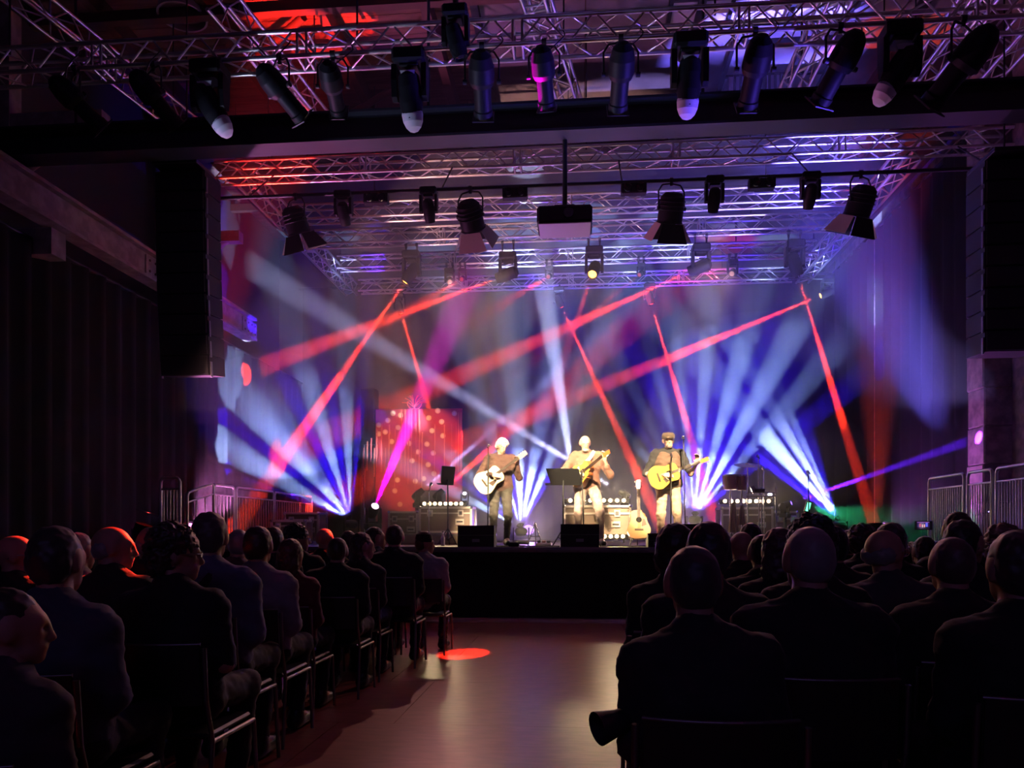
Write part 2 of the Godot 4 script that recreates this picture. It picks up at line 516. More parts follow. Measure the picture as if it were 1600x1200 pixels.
func profile_lamp(label, top, dir, o = {}):
	# an ellipsoidal spotlight hanging in a yoke from a clamp at top
	var s = o.get("size", 1.0)
	var t = thing(o.get("name", "profile_spotlight"), label, "stage light", top, 0.0, o.get("group", ""))
	var bm = mats["fixture black"]
	if not lib.has("prof"):
		var xf = Transform3D(Basis(Vector3.RIGHT, PI / 2), Vector3.ZERO)
		var g = G.new()
		g.lathe([Vector2(0, 0.3), Vector2(0.05, 0.29), Vector2(0.1, 0.24), Vector2(0.125, 0.15), Vector2(0.13, 0.02), Vector2(0.11, -0.03), Vector2(0, -0.03)], xf, 16)
		g.box(Vector3(0, 0.05, -0.01), Vector3(0.16, 0.16, 0.05), Basis(), 0.01)
		lib["prof"] = g.mesh()
		g = G.new()
		g.lathe([Vector2(0, -0.03), Vector2(0.088, -0.03), Vector2(0.088, -0.26), Vector2(0.098, -0.27), Vector2(0.098, -0.33), Vector2(0.085, -0.33), Vector2(0.085, -0.28), Vector2(0, -0.28)], xf, 16)
		lib["barrel"] = g.mesh()
		g = G.new()
		for k in 4:
			var b = Basis(Vector3.FORWARD, PI / 2 * k)
			g.box(b * Vector3(0, 0.095, 0) + Vector3(0, 0, -0.34), Vector3(0.22 if k % 2 == 0 else 0.03, 0.03 if k % 2 == 0 else 0.22, 0.012))
		lib["gel"] = g.mesh()
		g = G.new()
		g.path([Vector3(-0.17, -0.36, 0), Vector3(-0.17, -0.14, 0), Vector3(-0.12, -0.06, 0), Vector3(0, -0.04, 0), Vector3(0.12, -0.06, 0), Vector3(0.17, -0.14, 0), Vector3(0.17, -0.36, 0)], 0.011, 6)
		lib["yoke"] = g.mesh()
		g = G.new(); g.tube(Vector3(0, 0, -0.02), Vector3(0, 0, 0.02), 0.025, 0.025, 8)
		lib["knob"] = g.mesh()
		g = G.new(); g.lathe([Vector2(0, -0.295), Vector2(0.084, -0.285), Vector2(0, -0.284)], xf, 16)
		lib["plens"] = g.mesh()
		g = G.new()
		g.lathe([Vector2(0, 0.2), Vector2(0.1, 0.19), Vector2(0.15, 0.14), Vector2(0.16, 0.0), Vector2(0.16, -0.15), Vector2(0.17, -0.17), Vector2(0.15, -0.17), Vector2(0.14, -0.12), Vector2(0, -0.12)], xf, 16)
		for k in 3: g.lathe([Vector2(0.163, 0.1 - 0.05 * k), Vector2(0.175, 0.09 - 0.05 * k), Vector2(0.163, 0.08 - 0.05 * k)], xf, 16)
		lib["fres"] = g.mesh()
		g = G.new(); g.extrude(PackedVector2Array([Vector2(-0.13, 0), Vector2(0.13, 0), Vector2(0.2, 0.24), Vector2(-0.2, 0.24)]), 0.004)
		lib["leaf"] = g.mesh()
		g = G.new(); g.lathe([Vector2(0, -0.14), Vector2(0.1, -0.135), Vector2(0.14, -0.12), Vector2(0, -0.119)], xf, 16)
		lib["flens"] = g.mesh()
	var sc = Basis.from_scale(Vector3.ONE * s)
	var turn = atan2(-dir.x, -dir.z)
	var yb = Basis(Vector3.UP, turn)
	var c = Vector3(0, -0.36 * s, 0)
	part(t, "clamp", lib["clamp"], mats["black metal"], Transform3D(Basis(Vector3.UP, PI / 2), Vector3.ZERO))
	part(t, "yoke", lib["yoke"], mats["black metal"], Transform3D(yb * sc, Vector3.ZERO))
	for i in [-1, 1]:
		part(t, "tilt_knob", lib["knob"], mats["black metal"], Transform3D(yb * Basis(Vector3.UP, PI / 2) * sc, c + yb * Vector3(0.17 * s * i, 0, 0)))
	var hb = aim(dir)
	if o.get("fresnel"):
		part(t, "housing", lib["fres"], bm, Transform3D(hb * sc, c))
		part(t, "lens", lib["flens"], o.get("lens", mats["dark glass"]), Transform3D(hb * sc, c))
		var open = o.get("open", [0.5, 0.5, 0.5, 0.5])
		for k in 4:
			var b = Basis(Vector3.FORWARD, PI / 2 * k)
			var mk = o.get("leaf_mats", [mats["fixture black"]])
			part(t, "barn_door", lib["leaf"], mk[k % mk.size()], Transform3D(hb * b * Basis(Vector3.RIGHT, -PI / 2 + open[k]) * sc, c + hb * (b * Vector3(0, 0.15, 0) + Vector3(0, 0, -0.175)) * s))
		if o.has("beam"):
			var bb = o["beam"]
			spot(t, top + c + dir.normalized() * 0.2 * s, top + c + dir, bb[0], bb[1], bb[2], bb[3], bb[4])
	else:
		part(t, "housing", lib["prof"], bm, Transform3D(hb * sc, c))
		part(t, "lens_barrel", lib["barrel"], bm, Transform3D(hb * sc, c))
		part(t, "lens", lib["plens"], o.get("lens", mats["dark glass"]), Transform3D(hb * sc, c))
		part(t, "colour_frame", lib["gel"], mats["black metal"], Transform3D(hb * sc, c))
		if o.has("beam"):
			var bb = o["beam"]
			spot(t, top + c + dir.normalized() * 0.36 * s, top + c + dir, bb[0], bb[1], bb[2], bb[3], bb[4])
	if o.has("cable"):
		var g = G.new()
		g.path(spline([Vector3(0, -0.2, 0.1), Vector3(0.15, -0.1, 0.12), Vector3(0.22, 0.02, 0.05), Vector3(0.2, 0.1, 0)], 4), 0.007, 5)
		part(t, "power_cable", g, mats["black metal"], Transform3D(yb, Vector3.ZERO))
	return t

func line_array(label, top, n, w, h, tilt0, dtilt):
	var t = thing("line_array", label, "loudspeaker", top, 0.0, "line arrays beside the stage")
	if not lib.has("cab"):
		var g = G.new()
		g.extrude(PackedVector2Array([Vector2(-0.5, 0.5), Vector2(0.5, 0.5), Vector2(0.5, -0.5), Vector2(-0.5, -0.44)]), 1.0, Transform3D(Basis(Vector3.UP, PI / 2), Vector3.ZERO))
		lib["cab"] = g.mesh()
		g = G.new()
		g.box(Vector3.ZERO, Vector3(0.97, 0.9, 0.03), Basis(), 0.01)
		lib["grille"] = g.mesh()
		g = G.new()
		g.box(Vector3.ZERO, Vector3(0.018, 0.6, 0.05), Basis(), 0.004); g.tube(Vector3(-0.012, 0.2, 0), Vector3(0.012, 0.2, 0), 0.016, 0.016, 8); g.tube(Vector3(-0.012, -0.2, 0), Vector3(0.012, -0.2, 0), 0.016, 0.016, 8)
		lib["link"] = g.mesh()
	var g0 = G.new()
	g0.box(Vector3(0, 0.06, -0.2), Vector3(w * 0.9, 0.06, 0.7), Basis(), 0.01)
	part(t, "rigging_frame", g0, mats["black metal"])
	hanger(t, Vector3(0, 0.08, -0.2), Vector3(0, CEIL - top.y, -0.2))
	var p = Vector3.ZERO
	var ang = tilt0
	for k in n:
		var b = Basis(Vector3.RIGHT, ang)
		var c = p + b * Vector3(0, -h * 0.5, -0.25)
		var cab = part(t, "cabinet", lib["cab"], mats["speaker black"], Transform3D(b * Basis(Vector3.UP, PI) * Basis.from_scale(Vector3(w, h * 0.97, 0.48)), c))
		part(t, "grille", lib["grille"], mats["grille"], Transform3D(b * Basis.from_scale(Vector3(w, h, 1)), c + b * Vector3(0, 0, 0.25)))
		for i in [-1, 1]:
			part(t, "rigging_link", lib["link"], mats["dull steel"], Transform3D(b * Basis.from_scale(Vector3(1, h * 1.3, 1)), c + b * Vector3((w * 0.5 + 0.008) * i, -h * 0.2, 0.2)))
		p += b * Vector3(0, -h, 0)
		ang += dtilt
	return t

func fan_light(label, p, z, cones, o = {}):
	# a standing lamp with several short tubes, each throwing one beam of its fan; p is the middle of its face in the photograph
	var c = at_pixel(p[0], p[1], z)
	var h = c.y - STAGE
	var t = thing("fan_beam_light", label, "stage light", Vector3(c.x, STAGE, c.z), 0.0, "floor lamps throwing blue fans")
	var bm = mats["fixture black"]
	var g = G.new(); g.box(Vector3(0, 0.04, -0.05), Vector3(0.32, 0.08, 0.28), Basis(), 0.02)
	part(t, "base", g, bm)
	for i in [-1, 1]:
		g = G.new(); g.box(Vector3(0.15 * i, h * 0.5, -0.1), Vector3(0.03, h, 0.1), Basis(), 0.008)
		part(t, "yoke_arm", g, bm)
	g = G.new(); g.lathe([Vector2(0, -0.13), Vector2(0.09, -0.12), Vector2(0.13, -0.06), Vector2(0.13, -0.02), Vector2(0.1, 0.02), Vector2(0, 0.02)], Transform3D(Basis(Vector3.RIGHT, -0.25), Vector3(0, h - 0.04, -0.05)), 16)
	part(t, "head", g, bm)
	if not lib.has("beam tube"):
		g = G.new(); g.lathe([Vector2(0.022, 0.0), Vector2(0.026, 0.07), Vector2(0.022, 0.07), Vector2(0.02, 0.02)], Transform3D(), 10)
		lib["beam tube"] = g.mesh()
		g = G.new(); g.lathe([Vector2(0.021, 0.05), Vector2(0.015, 0.062), Vector2(0, 0.066)], Transform3D(), 10)
		lib["beam lens"] = g.mesh()
	var k = 0
	for q in cones:
		# image angle in degrees, half angle, colour, energy
		var a = deg_to_rad(q[0])
		var d = (at_pixel(p[0] + cos(a) * 160.0, p[1] - sin(a) * 160.0, z + o.get("back", 0.5) + 0.12 * (k % 3)) - c).normalized()
		k += 1
		if q[4]:  # cones without a lens: unseen wide glow, placed to tint the haze blue
			var tb = part(t, "beam_tube", lib["beam tube"], bm, Transform3D(along(d), Vector3(0, h, 0) + d * 0.02))
			part(tb, "lens", lib["beam lens"], q[4])
		spot(t, c + d * 0.1, c + d * 5.0, q[2], q[3], q[1], o.get("size", 0.018), 0.35)
	return t

func led_bar(label, a, b, n, col, power, energy, o = {}):
	# a row of small round lamps in a batten
	var t = thing("lamp_batten", label, "stage light", (a + b) * 0.5, 0.0, "warm lamp battens on the flight cases")
	var d = b - a
	var g = G.new(); g.box(Vector3(0, -0.01, -0.045), Vector3(d.length() + 0.1, 0.09, 0.07), Basis(), 0.012)
	part(t, "batten_body", g, mats["fixture black"], Transform3D(Basis(Vector3.UP, atan2(-d.z, d.x)), Vector3.ZERO))
	if not lib.has("bulb"):
		var gb = G.new(); gb.lathe([Vector2(0, 0.028), Vector2(0.02, 0.024), Vector2(0.034, 0.008), Vector2(0.036, 0), Vector2(0, -0.004)], Transform3D(Basis(Vector3.RIGHT, PI / 2), Vector3.ZERO), 12)
		lib["bulb"] = gb.mesh()
	var lm = glow("warm bulb %s" % power, col, power)
	for k in n:
		part(t, "lamp_bulb", lib["bulb"], lm, Transform3D(Basis(), d * ((k + 0.5) / n - 0.5)))
	var al = AreaLight3D.new()
	al.name = "batten_light"
	t.add_child(al)
	al.position = Vector3(0, 0, 0.05)
	al.rotation.y = PI
	al.area_size = Vector2(d.length(), 0.06)
	al.light_color = Color(col[0], col[1], col[2]).linear_to_srgb()
	al.light_energy = energy
	al.area_range = 40.0
	al.shadow_enabled = true
	return t

# ---------------------------------------------------------------- people
func seated_joints(o = {}):
	# faces -z; the origin is on the floor below the hips
	var w = o.get("shoulder", 0.185)
	var j = {"pel": Vector3(0, 0.585, 0.01), "chest": Vector3(0, 0.85, 0.04), "neck": Vector3(0, 1.045, 0.03), "head": Vector3(0, 1.19, -0.01)}
	for i in [-1, 1]:
		var s = "L" if i < 0 else "R"
		j["hip" + s] = Vector3(0.09 * i, 0.57, 0.01)
		j["kn" + s] = Vector3(0.13 * i, 0.545, -0.39)
		j["an" + s] = Vector3(0.13 * i, 0.09, -0.29)
		j["to" + s] = Vector3(0.145 * i, 0.055, -0.44)
		j["sh" + s] = Vector3(w * i, 0.972, 0.04)
		j["el" + s] = Vector3((w + 0.035) * i, 0.715, 0.01)
		j["wr" + s] = Vector3(0.09 * i, 0.665, -0.2)
	if o.get("lean", 0.0) != 0.0:
		var b = Basis(Vector3.FORWARD, o["lean"]) * Basis(Vector3.RIGHT, o.get("stoop", 0.0))
		for k in ["chest", "neck", "head", "shL", "shR", "elL", "elR"]:
			j[k] = j["pel"] + b * (j[k] - j["pel"])
	for k in o.get("set", {}): j[k] = o["set"][k]
	j["face"] = Basis(Vector3.UP, o.get("yaw", 0.0)) * Basis(Vector3.RIGHT, o.get("nod", 0.0))
	j["thick"] = o.get("thick", 1.0)
	return j

func torso_prims(j, add):
	var t = j["thick"]
	var p = []
	var across = (j["shR"] - j["shL"]).normalized()
	p.append([0, j["hipL"] + Vector3(0, 0.02, 0), j["hipR"] + Vector3(0, 0.02, 0), 0.115 * t + add, 0.115 * t + add])
	p.append([0, j["pel"] - across * 0.05, j["chest"] - across * 0.07, 0.115 * t + add, 0.125 * t + add])
	p.append([0, j["pel"] + across * 0.05, j["chest"] + across * 0.07, 0.115 * t + add, 0.125 * t + add])
	var up = (j["neck"] - j["chest"]) * 0.45
	p.append([0, j["chest"] - across * 0.08, j["chest"] - across * 0.075 + up, 0.12 * t + add, 0.105 * t + add])
	p.append([0, j["chest"] + across * 0.08, j["chest"] + across * 0.075 + up, 0.12 * t + add, 0.105 * t + add])
	for s in ["L", "R"]:
		p.append([0, j["neck"] - Vector3(0, 0.015, 0), j["sh" + s] + Vector3(0, -0.005, 0), 0.07 + add, 0.06 * t + add])
	return p

func arm_prims(j, add, reach = 1.0):
	var p = []
	for s in ["L", "R"]:
		p.append([0, j["sh" + s], j["el" + s], 0.06 * j["thick"] + add, 0.044 * j["thick"] + add])
		if reach > 0.0:
			p.append([0, j["el" + s], j["el" + s].lerp(j["wr" + s], reach), 0.043 * j["thick"] + add, lerpf(0.043, 0.029, reach) + add])
	return p

func leg_prims(j, add, reach = 1.0):
	var p = []
	for s in ["L", "R"]:
		p.append([0, j["hip" + s], j["kn" + s], 0.09 * j["thick"] + add, 0.058 + add])
		p.append([0, j["kn" + s], j["an" + s].lerp(j["kn" + s], 1.0 - reach), 0.057 + add, 0.04 + add])
	return p

func head_prims(c, B):
	# a skull with brow, cheeks, nose, lips, chin and ears; looks along B's -z
	var p = []
	p.append([1, c + B * Vector3(0, 0.03, 0.012), Vector3(0.081, 0.09, 0.097), B])
	p.append([0, c + B * Vector3(0, -0.055, -0.04), c + B * Vector3(0, 0.0, -0.035), 0.05, 0.062])
	p.append([0, c + B * Vector3(0, -0.088, -0.066), c + B * Vector3(0, -0.06, -0.05), 0.022, 0.038])
	p.append([0, c + B * Vector3(-0.03, 0.028, -0.074), c + B * Vector3(0.03, 0.028, -0.074), 0.016, 0.016])
	for i in [-1, 1]:
		p.append([2, c + B * Vector3(0.032 * i, 0.006, -0.096), Vector3(0.017, 0.011, 0.014), Basis()])
	p.append([0, c + B * Vector3(0, 0.012, -0.09), c + B * Vector3(0, -0.028, -0.108), 0.009, 0.013])
	p.append([0, c + B * Vector3(-0.018, -0.055, -0.083), c + B * Vector3(0.018, -0.055, -0.083), 0.008, 0.008])
	for i in [-1, 1]:
		p.append([1, c + B * Vector3(0.079 * i, 0.0, 0.012), Vector3(0.012, 0.032, 0.02), B])
	return p

func hand_prims(w, d, nrm, curl, side, r = 0.0085):
	# w wrist, d along the palm, nrm out of the back of the hand, side +1 or -1: which way the thumb lies
	d = d.normalized()
	nrm = (nrm - d * nrm.dot(d)).normalized()
	var x = d.cross(nrm).normalized() * side
	var p = []
	for k in 4:
		var o = x * (0.027 - 0.018 * k)
		p.append([0, w + o * 0.55, w + d * 0.075 + o, 0.016, 0.012])
		var len = [0.042, 0.047, 0.044, 0.034][k]
		var a = curl
		var q = w + d * 0.082 + o
		for s in 3:
			var dd = d * cos(a * (s + 0.6)) - nrm * sin(a * (s + 0.6))
			var e = q + dd * len * [1.0, 0.72, 0.55][s]
			p.append([0, q, e, r - 0.0006 * s, r - 0.0006 * (s + 1)])
			q = e
	var t0 = w + d * 0.02 + x * 0.022
	var t1 = t0 + (d * 0.5 + x * 0.75 - nrm * 0.35).normalized() * 0.042
	p.append([0, t0, t1, 0.0135, 0.0105])
	p.append([0, t1, t1 + (d * 0.85 + x * 0.2 - nrm * 0.45).normalized() * 0.032, 0.0105, 0.0085])
	return p

func body_mesh(j, hands, cell = 0.017, head_cell = 0.0075):
	var g = G.new()
	var p = torso_prims(j, -0.012) + arm_prims(j, -0.006) + leg_prims(j, -0.01)
	for s in ["L", "R"]:
		p.append([0, j["an" + s], j["to" + s], 0.042, 0.033])
	p.append([0, j["neck"] - Vector3(0, 0.05, 0), j["head"] - Vector3(0, 0.03, 0), 0.062, 0.05])
	blob(g, p, cell, 0.045)
	var h = head_prims(j["head"], j["face"])
	h.append([0, j["neck"] - Vector3(0, 0.03, 0), j["head"] + j["face"] * Vector3(0, -0.02, 0.02), 0.06, 0.052])
	blob(g, h, head_cell, 0.022)
	for q in hands:
		blob(g, hand_prims(q[0], q[1], q[2], q[3], q[4]), 0.0055, 0.008)
	return g.mesh()

func shirt_mesh(j, sleeve, collar = true, cell = 0.016):
	var g = G.new()
	var p = torso_prims(j, 0.006) + arm_prims(j, 0.008, sleeve)
	if collar: p.append([0, j["neck"] - Vector3(0, 0.04, 0), j["neck"] + Vector3(0, 0.02, -0.005), 0.066, 0.064])
	blob(g, p, cell, 0.04, null, 0.013)
	return g.mesh()

func trousers_mesh(j, cell = 0.017):
	var g = G.new()
	var p = leg_prims(j, 0.009, 0.97)
	p.append([0, j["hipL"], j["hipR"], 0.118 * j["thick"], 0.118 * j["thick"]])
	blob(g, p, cell, 0.04, null, 0.012)
	return g.mesh()

func shoe_meshes(j):
	var out = []
	for s in ["L", "R"]:
		var g = G.new()
		var p = []
		var d = (j["to" + s] - j["an" + s]); d.y = 0
		p.append([0, j["an" + s] + Vector3(0, -0.035, 0) - d.normalized() * 0.03, j["to" + s] + Vector3(0, -0.005, 0), 0.05, 0.042])
		p.append([0, j["an" + s] + Vector3(0, 0.02, 0), j["an" + s] + Vector3(0, -0.03, 0), 0.05, 0.05])
		blob(g, p, 0.012, 0.02)
		out.append(g.mesh())
	return out

func hair_mesh(kind):
	# in the head's own frame: origin at the middle of the head, face along -z
	if lib.has("hair " + kind): return lib["hair " + kind]
	var fn = FastNoiseLite.new(); fn.seed = 5; fn.frequency = 26.0; fn.fractal_octaves = 2
	var g = G.new()
	var p = []
	var I = Basis()
	match kind:
		"short":
			p = [[1, Vector3(0, 0.045, 0.022), Vector3(0.083, 0.092, 0.095), I, 0.006], [1, Vector3(0, -0.005, 0.05), Vector3(0.077, 0.075, 0.065), I, 0.006]]
		"crop":
			p = [[1, Vector3(0, 0.038, 0.02), Vector3(0.079, 0.09, 0.092), I, 0.003], [1, Vector3(0, -0.005, 0.045), Vector3(0.073, 0.07, 0.065), I, 0.003]]
		"fringe":
			p = [[1, Vector3(-0.05, 0.0, 0.04), Vector3(0.034, 0.05, 0.055), I, 0.006], [1, Vector3(0.05, 0.0, 0.04), Vector3(0.034, 0.05, 0.055), I, 0.006], [1, Vector3(0, -0.01, 0.075), Vector3(0.06, 0.045, 0.036), I, 0.006]]
		"bushy":
			p = [[1, Vector3(0, 0.055, 0.02), Vector3(0.1, 0.1, 0.108), I, 0.022], [1, Vector3(0, -0.01, 0.06), Vector3(0.094, 0.09, 0.07), I, 0.02]]
		"long":
			p = [[1, Vector3(0, 0.045, 0.022), Vector3(0.088, 0.094, 0.1), I, 0.008], [1, Vector3(0, -0.06, 0.06), Vector3(0.092, 0.13, 0.06), I, 0.01], [1, Vector3(0, -0.15, 0.07), Vector3(0.085, 0.1, 0.045), I, 0.012]]
		"bob":
			p = [[1, Vector3(0, 0.045, 0.022), Vector3(0.09, 0.094, 0.1), I, 0.007], [1, Vector3(0, -0.03, 0.04), Vector3(0.1, 0.1, 0.075), I, 0.009]]
		"swept":
			p = [[1, Vector3(0, 0.06, 0.0), Vector3(0.09, 0.085, 0.105), I, 0.014], [1, Vector3(0, 0.0, 0.055), Vector3(0.085, 0.085, 0.065), I, 0.012], [1, Vector3(-0.02, 0.075, -0.07), Vector3(0.06, 0.035, 0.04), I, 0.012]]
		"beard":
			p = [[1, Vector3(0, -0.085, -0.06), Vector3(0.05, 0.035, 0.045), I, 0.005]]
	blob(g, p, 0.0075, 0.02, fn)
	lib["hair " + kind] = g.mesh()
	return lib["hair " + kind]

func glasses_mesh():
	if lib.has("glasses"): return lib["glasses"]
	var g = G.new()
	for i in [-1, 1]:
		var ring = []
		for k in 13: ring.append(Vector3(0.034 * i + 0.024 * cos(TAU * k / 12), 0.006 + 0.018 * sin(TAU * k / 12), -0.104))
		g.path(ring, 0.0022, 4)
		g.path([Vector3(0.058 * i, 0.01, -0.102), Vector3(0.083 * i, 0.012, -0.08), Vector3(0.086 * i, 0.012, 0.02), Vector3(0.084 * i, -0.01, 0.04)], 0.0025, 4)
	g.path([Vector3(-0.01, 0.01, -0.104), Vector3(0, 0.014, -0.107), Vector3(0.01, 0.01, -0.104)], 0.0022, 4)
	lib["glasses"] = g.mesh()
	return lib["glasses"]

func seated_kind(k):
	# the meshes of one seated build, made once and shared
	if lib.has("seat " + k): return lib["seat " + k]
	var o = {
		"plain": {"yaw": 0.0}, "plain_left": {"yaw": 0.35, "lean": 0.03, "shoulder": 0.19}, "side": {"yaw": -1.0, "lean": -0.03}, "slim": {"yaw": -0.2, "shoulder": 0.165, "thick": 0.88}, "slim_side": {"yaw": -0.95, "shoulder": 0.165, "thick": 0.9, "lean": 0.05},
		"near": {"yaw": 0.05, "shoulder": 0.178, "thick": 0.97, "lean": -0.07}, "broad": {"yaw": 0.1, "shoulder": 0.195, "thick": 1.08}, "stoop": {"yaw": -0.4, "nod": -0.25, "lean": -0.06, "stoop": -0.16},
		"filming": {"yaw": 0.0, "set": {"elL": Vector3(-0.24, 0.86, -0.2), "elR": Vector3(0.24, 0.86, -0.2), "wrL": Vector3(-0.09, 1.12, -0.36), "wrR": Vector3(0.09, 1.12, -0.36)}},
	}[k]
	var j = seated_joints(o)
	var hands = []
	if k == "filming":
		hands = [[j["wrL"], Vector3(0.1, 1, 0), Vector3(-0.2, 0, 1), 0.5, -1.0], [j["wrR"], Vector3(-0.1, 1, 0), Vector3(0.2, 0, 1), 0.5, 1.0]]
	else:
		hands = [[j["wrL"], Vector3(0.35, -0.1, -1), Vector3(0, 1, 0), 0.3, 1.0], [j["wrR"], Vector3(-0.35, -0.1, -1), Vector3(0, 1, 0), 0.3, -1.0]]
	var r = {"j": j, "body": body_mesh(j, hands), "long": shirt_mesh(j, 0.93), "trousers": trousers_mesh(j), "shoes": shoe_meshes(j)}
	r["short"] = shirt_mesh(j, 0.0) if k in ["plain", "side", "broad"] else r["long"]
	lib["seat " + k] = r
	return r

func chair(pos, turn, s, label, group):
	if not lib.has("chair"):
		var c = {}
		var g = G.new(); g.box(Vector3(0, 0.432, -0.06), Vector3(0.43, 0.025, 0.42), Basis(), 0.01); c["seat"] = g.mesh()
		g = G.new()
		for k in 8:
			var a0 = -0.21 + 0.42 * k / 8.0
			var a1 = -0.21 + 0.42 * (k + 1) / 8.0
			var z0 = 0.24 - a0 * a0 * 0.9
			var z1 = 0.24 - a1 * a1 * 0.9
			for q in [[0.0, 1.0], [0.014, -1.0]]:
				g.quad(Vector3(a0, 0.58, z0 + 0.014 - q[0]), Vector3(a1, 0.58, z1 + 0.014 - q[0]), Vector3(a1, 0.83, z1 + 0.03 - q[0]), Vector3(a0, 0.83, z0 + 0.03 - q[0]), Vector3(0, 0, q[1]))
			g.quad(Vector3(a0, 0.83, z0 + 0.016), Vector3(a1, 0.83, z1 + 0.016), Vector3(a1, 0.83, z1 + 0.03), Vector3(a0, 0.83, z0 + 0.03), Vector3.UP)
		c["backrest"] = g.mesh()
		g = G.new()
		var pts = []
		for k in 9:
			var a = -0.215 + 0.43 * k / 8.0
			pts.append(Vector3(a, 0.835, 0.266 - a * a * 0.9))
		g.path(pts, 0.007, 6); c["top_rail"] = g.mesh()
		g = G.new(); g.path([Vector3(0, 0.008, 0.2), Vector3(0, 0.42, 0.16), Vector3(0, 0.6, 0.215), Vector3(0, 0.82, 0.235)], 0.011, 8); c["rear_leg"] = g.mesh()
		g = G.new(); g.path([Vector3(0, 0.008, -0.3), Vector3(0, 0.41, -0.25), Vector3(0, 0.415, 0.16)], 0.011, 8); c["front_leg"] = g.mesh()
		lib["chair"] = c
	var c = lib["chair"]
	var t = thing("stacking_chair", label, "chair", pos, turn, group)
	var xf = Transform3D(Basis.from_scale(Vector3.ONE * s), Vector3.ZERO)
	part(t, "seat", c["seat"], mats["chair shell"], xf)
	part(t, "backrest", c["backrest"], mats["chair shell"], xf)
	part(t, "top_rail", c["top_rail"], mats["chair steel"], xf)
	for i in [-1, 1]:
		var b = Transform3D(xf.basis, Vector3(0.235 * i * s, 0, 0))
		part(t, "leg", c["rear_leg"], mats["chair steel"], b)
		part(t, "leg", c["front_leg"], mats["chair steel"], b)
	return t

func listener(px, top, dist, o):
	# a seated person: px, top = where the crown of the head shows in the photograph; dist = metres towards the stage
	var k = seated_kind(o.get("kind", "plain"))
	var j = k["j"]
	var crown = at_pixel(px, top, dist)
	var s = crown.y / (j["head"].y + {"bushy": 0.15, "swept": 0.142, "bald": 0.124, "fringe": 0.124}.get(o.get("hair", "short"), 0.136))
	var turn = o.get("turn", 0.0)
	var b = Basis(Vector3.UP, turn)
	var base = Vector3(crown.x, 0, crown.z) - b * Vector3(j["head"].x, 0, j["head"].z) * s
	var t = thing("person", o["label"], "person", base, turn, "audience on the %s of the aisle" % ("left" if px < 800 else "right"))
	var xf = Transform3D(Basis.from_scale(Vector3.ONE * s), Vector3.ZERO)
	part(t, "body", k["body"], mats[o.get("skin", "skin")], xf)
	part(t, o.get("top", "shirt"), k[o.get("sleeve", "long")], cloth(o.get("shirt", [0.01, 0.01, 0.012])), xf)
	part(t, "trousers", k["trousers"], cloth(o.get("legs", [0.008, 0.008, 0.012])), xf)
	for sm in k["shoes"]: part(t, "shoe", sm, mats["shoe leather"], xf)
	var hx = Transform3D(j["face"], j["head"])
	var h = o.get("hair", "short")
	if h != "bald": part(t, "hair", hair_mesh(h), hair_mat(o.get("hair_colour", [0.012, 0.009, 0.008])), xf * hx)
	if o.get("glasses"): part(t, "glasses", glasses_mesh(), mats["bright steel"], xf * hx)
	if o.get("strap"):
		var g = G.new()
		var st = spline([Vector3(0.06, 1.0, -0.1), Vector3(0.075, 1.045, 0.0), Vector3(0.07, 1.03, 0.1), Vector3(0.03, 0.93, 0.205), Vector3(-0.05, 0.8, 0.225), Vector3(-0.13, 0.68, 0.2)], 5)
		for q in st.size() - 1:
			var d = (st[q + 1] - st[q])
			g.box((st[q] + st[q + 1]) * 0.5, Vector3(0.04, d.length() * 1.15, 0.006), Basis(d.cross(Vector3(0, 0.3, 1)).normalized(), d.normalized(), d.cross(Vector3(0, 0.3, 1)).normalized().cross(d.normalized())))
		part(t, "shoulder_strap", g, cloth([0.006, 0.006, 0.008]), xf)
	if o.get("cap"):
		var g = G.new()
		g.lathe([Vector2(0.094, 0.03), Vector2(0.096, 0.07), Vector2(0.085, 0.115), Vector2(0.05, 0.14), Vector2(0, 0.146)], Transform3D(Basis(), Vector3(0, 0, 0.012)), 16)
		part(t, "cap", g, cloth([0.01, 0.01, 0.012]), xf * hx)
		var gs = G.new()
		for q in 4: gs.ball(Vector3(0.05 - 0.033 * q, 0.09, 0.1 - 0.012 * absf(1.5 - q)), 0.006, 6)
		part(t, "cap_stud", gs, mats["bright steel"], xf * hx)
	if not o.get("no_chair"):
		chair(base, turn, s, "dark stacking chair with steel legs under %s" % o["seat"], "stacking chairs of the audience")
	return t

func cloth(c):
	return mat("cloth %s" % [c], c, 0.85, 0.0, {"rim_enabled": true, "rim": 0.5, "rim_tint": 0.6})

func hair_mat(c):
	return mat("hair %s" % [c], c, 0.5, 0.0, {"rim_enabled": true, "rim": 0.6, "rim_tint": 0.3})

